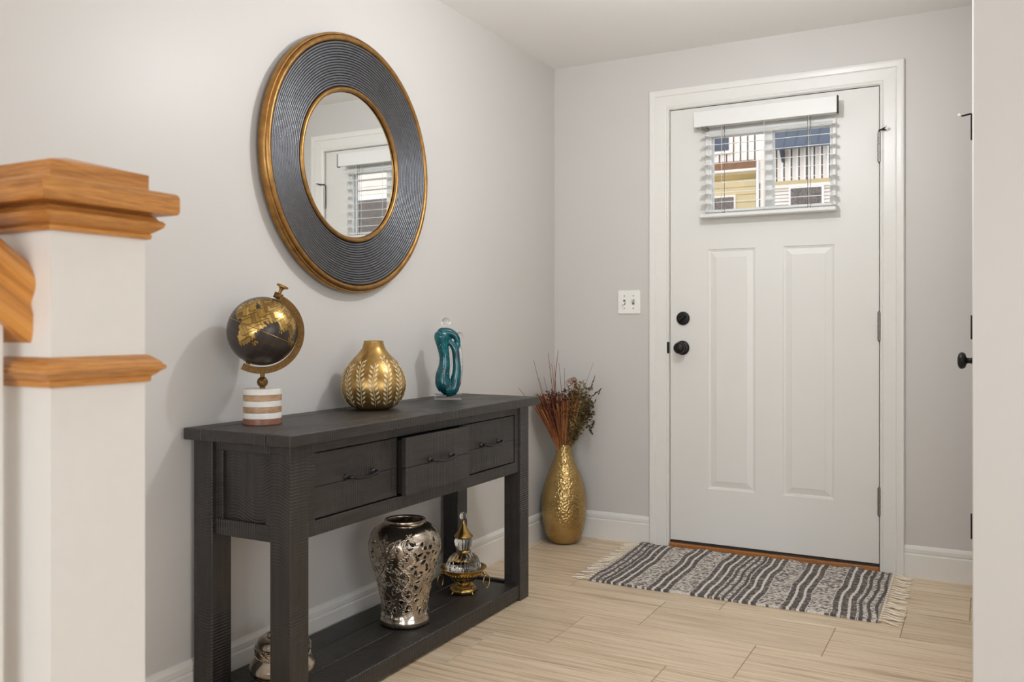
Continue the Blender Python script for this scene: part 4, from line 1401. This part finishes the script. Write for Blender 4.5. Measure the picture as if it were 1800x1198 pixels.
# ------------------------------------------------------------------ ceiling lamps (out of frame), the living-room one added as fill
M['lampglass'] = emit('lamp_bulb', (255, 246, 232), 8.0)
for loc, power, lab in ((FOYER_LAMP, FOYER_POWER, 'small flush ceiling lamp in the entry hall'), (FILL_LAMP, FILL_POWER, 'small flush ceiling lamp added as fill in the living room')):
    cl_ = tag(empty('ceiling_lamp', (loc[0], loc[1], H)), lab, 'lamp')
    MB().lathe([(0, -.0005), (.075, -.0005), (.075, -.012), (.066, -.022), (.02, -.026), (.012, -.03), (.011, loc[2] - H + .075), (.016, loc[2] - H + .07), (.016, loc[2] - H + .045), (0, loc[2] - H + .045)], 40).build('canopy', M['black'], cl_, local=True, smooth_angle=40)
    MB().sphere((0, 0, loc[2] - H), .012, 20, 14).build('bulb', M['lampglass'], cl_, local=True)
    d = bpy.data.lights.new('lamp_light', 'POINT')
    d.energy = power; d.color = (.93, .96, 1.0); d.shadow_soft_size = .038
    lo = bpy.data.objects.new('lamp_light', d); COL.objects.link(lo)
    lo.parent = cl_
    lo.location = (0, 0, loc[2] - H)

# ------------------------------------------------------------------ outside: the house across the way
M['siding'] = simple('cream_board', (226, 212, 198), 0.7, nscale=20, nstr=0.02, var=0.05)
M['sidingw'] = simple('white_board', (238, 234, 228), 0.6, nscale=20, nstr=0.02, var=0.03)
M['gapdark'] = simple('dark_gap', (58, 56, 54), 0.8)  # dark wall face that shows between the boards
M['tan'] = simple('tan_siding', (188, 166, 124), 0.7, nscale=6, nstr=0.02, var=0.06)
M['ochre'] = simple('ochre_band', (146, 120, 66), 0.7, nscale=6, nstr=0.02, var=0.15)
M['shingle'] = simple('brown_shingle', (124, 88, 60), 0.8, nscale=60, nstr=0.3, var=0.35)
M['slateblue'] = simple('blue_grey_metal', (72, 80, 92), 0.5, 0.2, nscale=10, nstr=0.02, var=0.08)
M['pebble'] = simple('screen_mesh', (96, 84, 76), 0.5, nscale=45, nstr=0.1, var=0.7)
M['winblue'] = simple('dark_window', (58, 64, 78), 0.2, nscale=40, nstr=0.05, var=0.3)
YH = 10.0
ho = tag(empty('neighbour_house', (1.0, YH, -.5)), 'neighbouring house with board siding seen through the door window', 'house')
def hb(name, x0, x1, z0, z1, y0, y1, m, parent=None):
    return MB().box(x0, x1, YH + y0, YH + y1, z0, z1).build(name, m, ho, parent)
hb('wall', -7, 8, -.5, 7.0, .06, .4, M['gapdark'])
# upper storey boards with dark gaps
bd0 = None
pitch = .1125
for i in range(62):
    x0 = -3.2 + i * pitch
    if bd0 is None:
        bd0 = hb('siding_board', x0, x0 + pitch - .022, 3.285, 6.8, .02, .059, M['siding'])
        bt0 = hb('batten', x0 + .062, x0 + .086, 3.285, 6.8, .006, .0199, M['sidingw'])
    else:
        copy_of(bd0, (i * pitch, 0, 0), ho)
        copy_of(bt0, (i * pitch, 0, 0), ho)
hb('band', -1.02, 4.0, 3.222, 3.284, -.03, .06, M['tan'])
hb('band_trim', -1.02, 4.0, 3.178, 3.2215, -.04, .06, M['siding'])
l0 = None
for i in range(22):
    z1 = 3.177 - i * .0535
    if l0 is None:
        l0 = hb('lap_board', -1.0, 4.0, z1 - .043, z1, .0, .059, M['siding'])
    else:
        copy_of(l0, (0, 0, -i * .0535), ho)
# bay on the left with shingle strip and tan siding
hb('bay_wall', -4.0, -1.27, -.5, 3.506, -.05, .019, M['tan'])
for i in range(8):
    hb('bay_lap', -4.0, -1.262, 3.35 - i * .12 - .112, 3.35 - i * .12, -.065, -.051, M['tan'])
hb('ochre_board', -4.0, -1.262, 3.36, 3.44, -.07, -.051, M['ochre'])
hb('bay_trim', -4.0, -1.25, 3.485, 3.517, -.10, -.0, M['siding'])
hb('shingle_strip', -4.0, -1.256, 3.518, 3.648, -.09, -.0, M['shingle'])
hb('corner_board', -1.255, -1.225, -.5, 3.65, -.075, .019, M['sidingw'])
hb('corner_board', -1.205, -1.135, -.5, 4.1, -.02, .019, M['siding'])
hb('corner_board', -1.120, -1.03, -.5, 4.2, -.02, .019, M['siding'])
w1 = hb('window', -2.6, -1.642, 3.79, 4.6, -.02, .019, M['siding'])
hb('pane', -2.55, -1.70, 3.845, 4.55, -.03, -.0205, M['winblue'], w1)
w2 = hb('window', -2.6, -1.578, 2.2, 3.115, -.085, -.066, M['siding'])
hb('pane', -2.55, -1.606, 2.25, 3.085, -.095, -.0855, M['pebble'], w2)
w3 = hb('window', -.762, -.25, 2.2, 3.177, -.05, -.0005, M['sidingw'])
hb('pane', -.735, -.281, 2.25, 3.155, -.06, -.0505, M['pebble'], w3)
w4 = hb('window', 1.2, 2.3, 2.2, 3.177, -.05, -.0005, M['sidingw'])
hb('pane', 1.25, 2.25, 2.25, 3.13, -.06, -.0505, M['pebble'], w4)
# blue-grey metal awning, a sloped roof on brackets
aw = MB()
vs = [(-1.0, YH - .45, 3.60), (1.2, YH - .45, 3.60), (1.2, YH + .01, 3.95), (-1.0, YH + .01, 3.95), (-1.0, YH - .45, 3.635), (1.2, YH - .45, 3.635), (1.2, YH + .01, 3.985), (-1.0, YH + .01, 3.985)]
vs = [(-.98, YH - .35, 3.73), (-.10, YH - .35, 3.73), (-.10, YH + .0, 4.10), (-.98, YH + .0, 4.10), (-.98, YH - .35, 3.755), (-.10, YH - .35, 3.755), (-.10, YH + .0, 4.125), (-.98, YH + .0, 4.125)]
aw.add(vs, [(0, 3, 2, 1), (4, 5, 6, 7), (0, 1, 5, 4), (1, 2, 6, 5), (2, 3, 7, 6), (3, 0, 4, 7)])
awn = aw.build('awning', M['slateblue'], ho)
for i in range(6):
    x = -.95 + i * .165
    MB().tube([(x, YH - .352, 3.752), (x, YH - .002, 4.122)], .006, 4).build('awning_seam', M['winblue'], ho, awn)
MB().box(-.98, -.10, YH - .37, YH - .35, 3.71, 3.76).build('awning_fascia', M['slateblue'], ho, awn)
MB().add([(-.88, YH + .004, 3.58), (-.88, YH - .22, 3.76), (-.88, YH + .004, 3.76), (-.84, YH + .004, 3.58), (-.84, YH - .22, 3.76), (-.84, YH + .004, 3.76)], [(0, 1, 2), (3, 5, 4), (0, 3, 4, 1), (1, 4, 5, 2), (2, 5, 3, 0)]).build('bracket', M['slateblue'], ho, awn)
gr = struct(MB().box(-12, 14, .13, 20, -.62, -.5).build('ground_outside', simple('concrete_yard', (150, 146, 140), 0.9)))

ga = tag(empty('neighbour_garage', (12.6, YH, -.5)), 'pale lap-sided garage reflected in the round mirror', 'house')
MB().box(7.9, 17.0, YH + .06, YH + .4, -.5, 7.0).build('wall', M['gapdark'], ga)
gb0 = None
for i in range(36):
    if gb0 is None:
        gb0 = MB().box(7.9, 17.0, YH + .02, YH + .059, -.45, -.27).build('lap_board', M['siding'], ga)
    else:
        copy_of(gb0, (0, 0, .2 * i), ga)
for x0 in (8.3, 10.2, 12.2):
    w_ = MB().box(x0, x0 + 1.0, YH - .03, YH + .0195, 2.2, 3.6).build('window', M['sidingw'], ga)
    MB().box(x0 + .06, x0 + .94, YH - .04, YH - .0305, 2.26, 3.54).build('pane', M['pebble'], ga, w_)
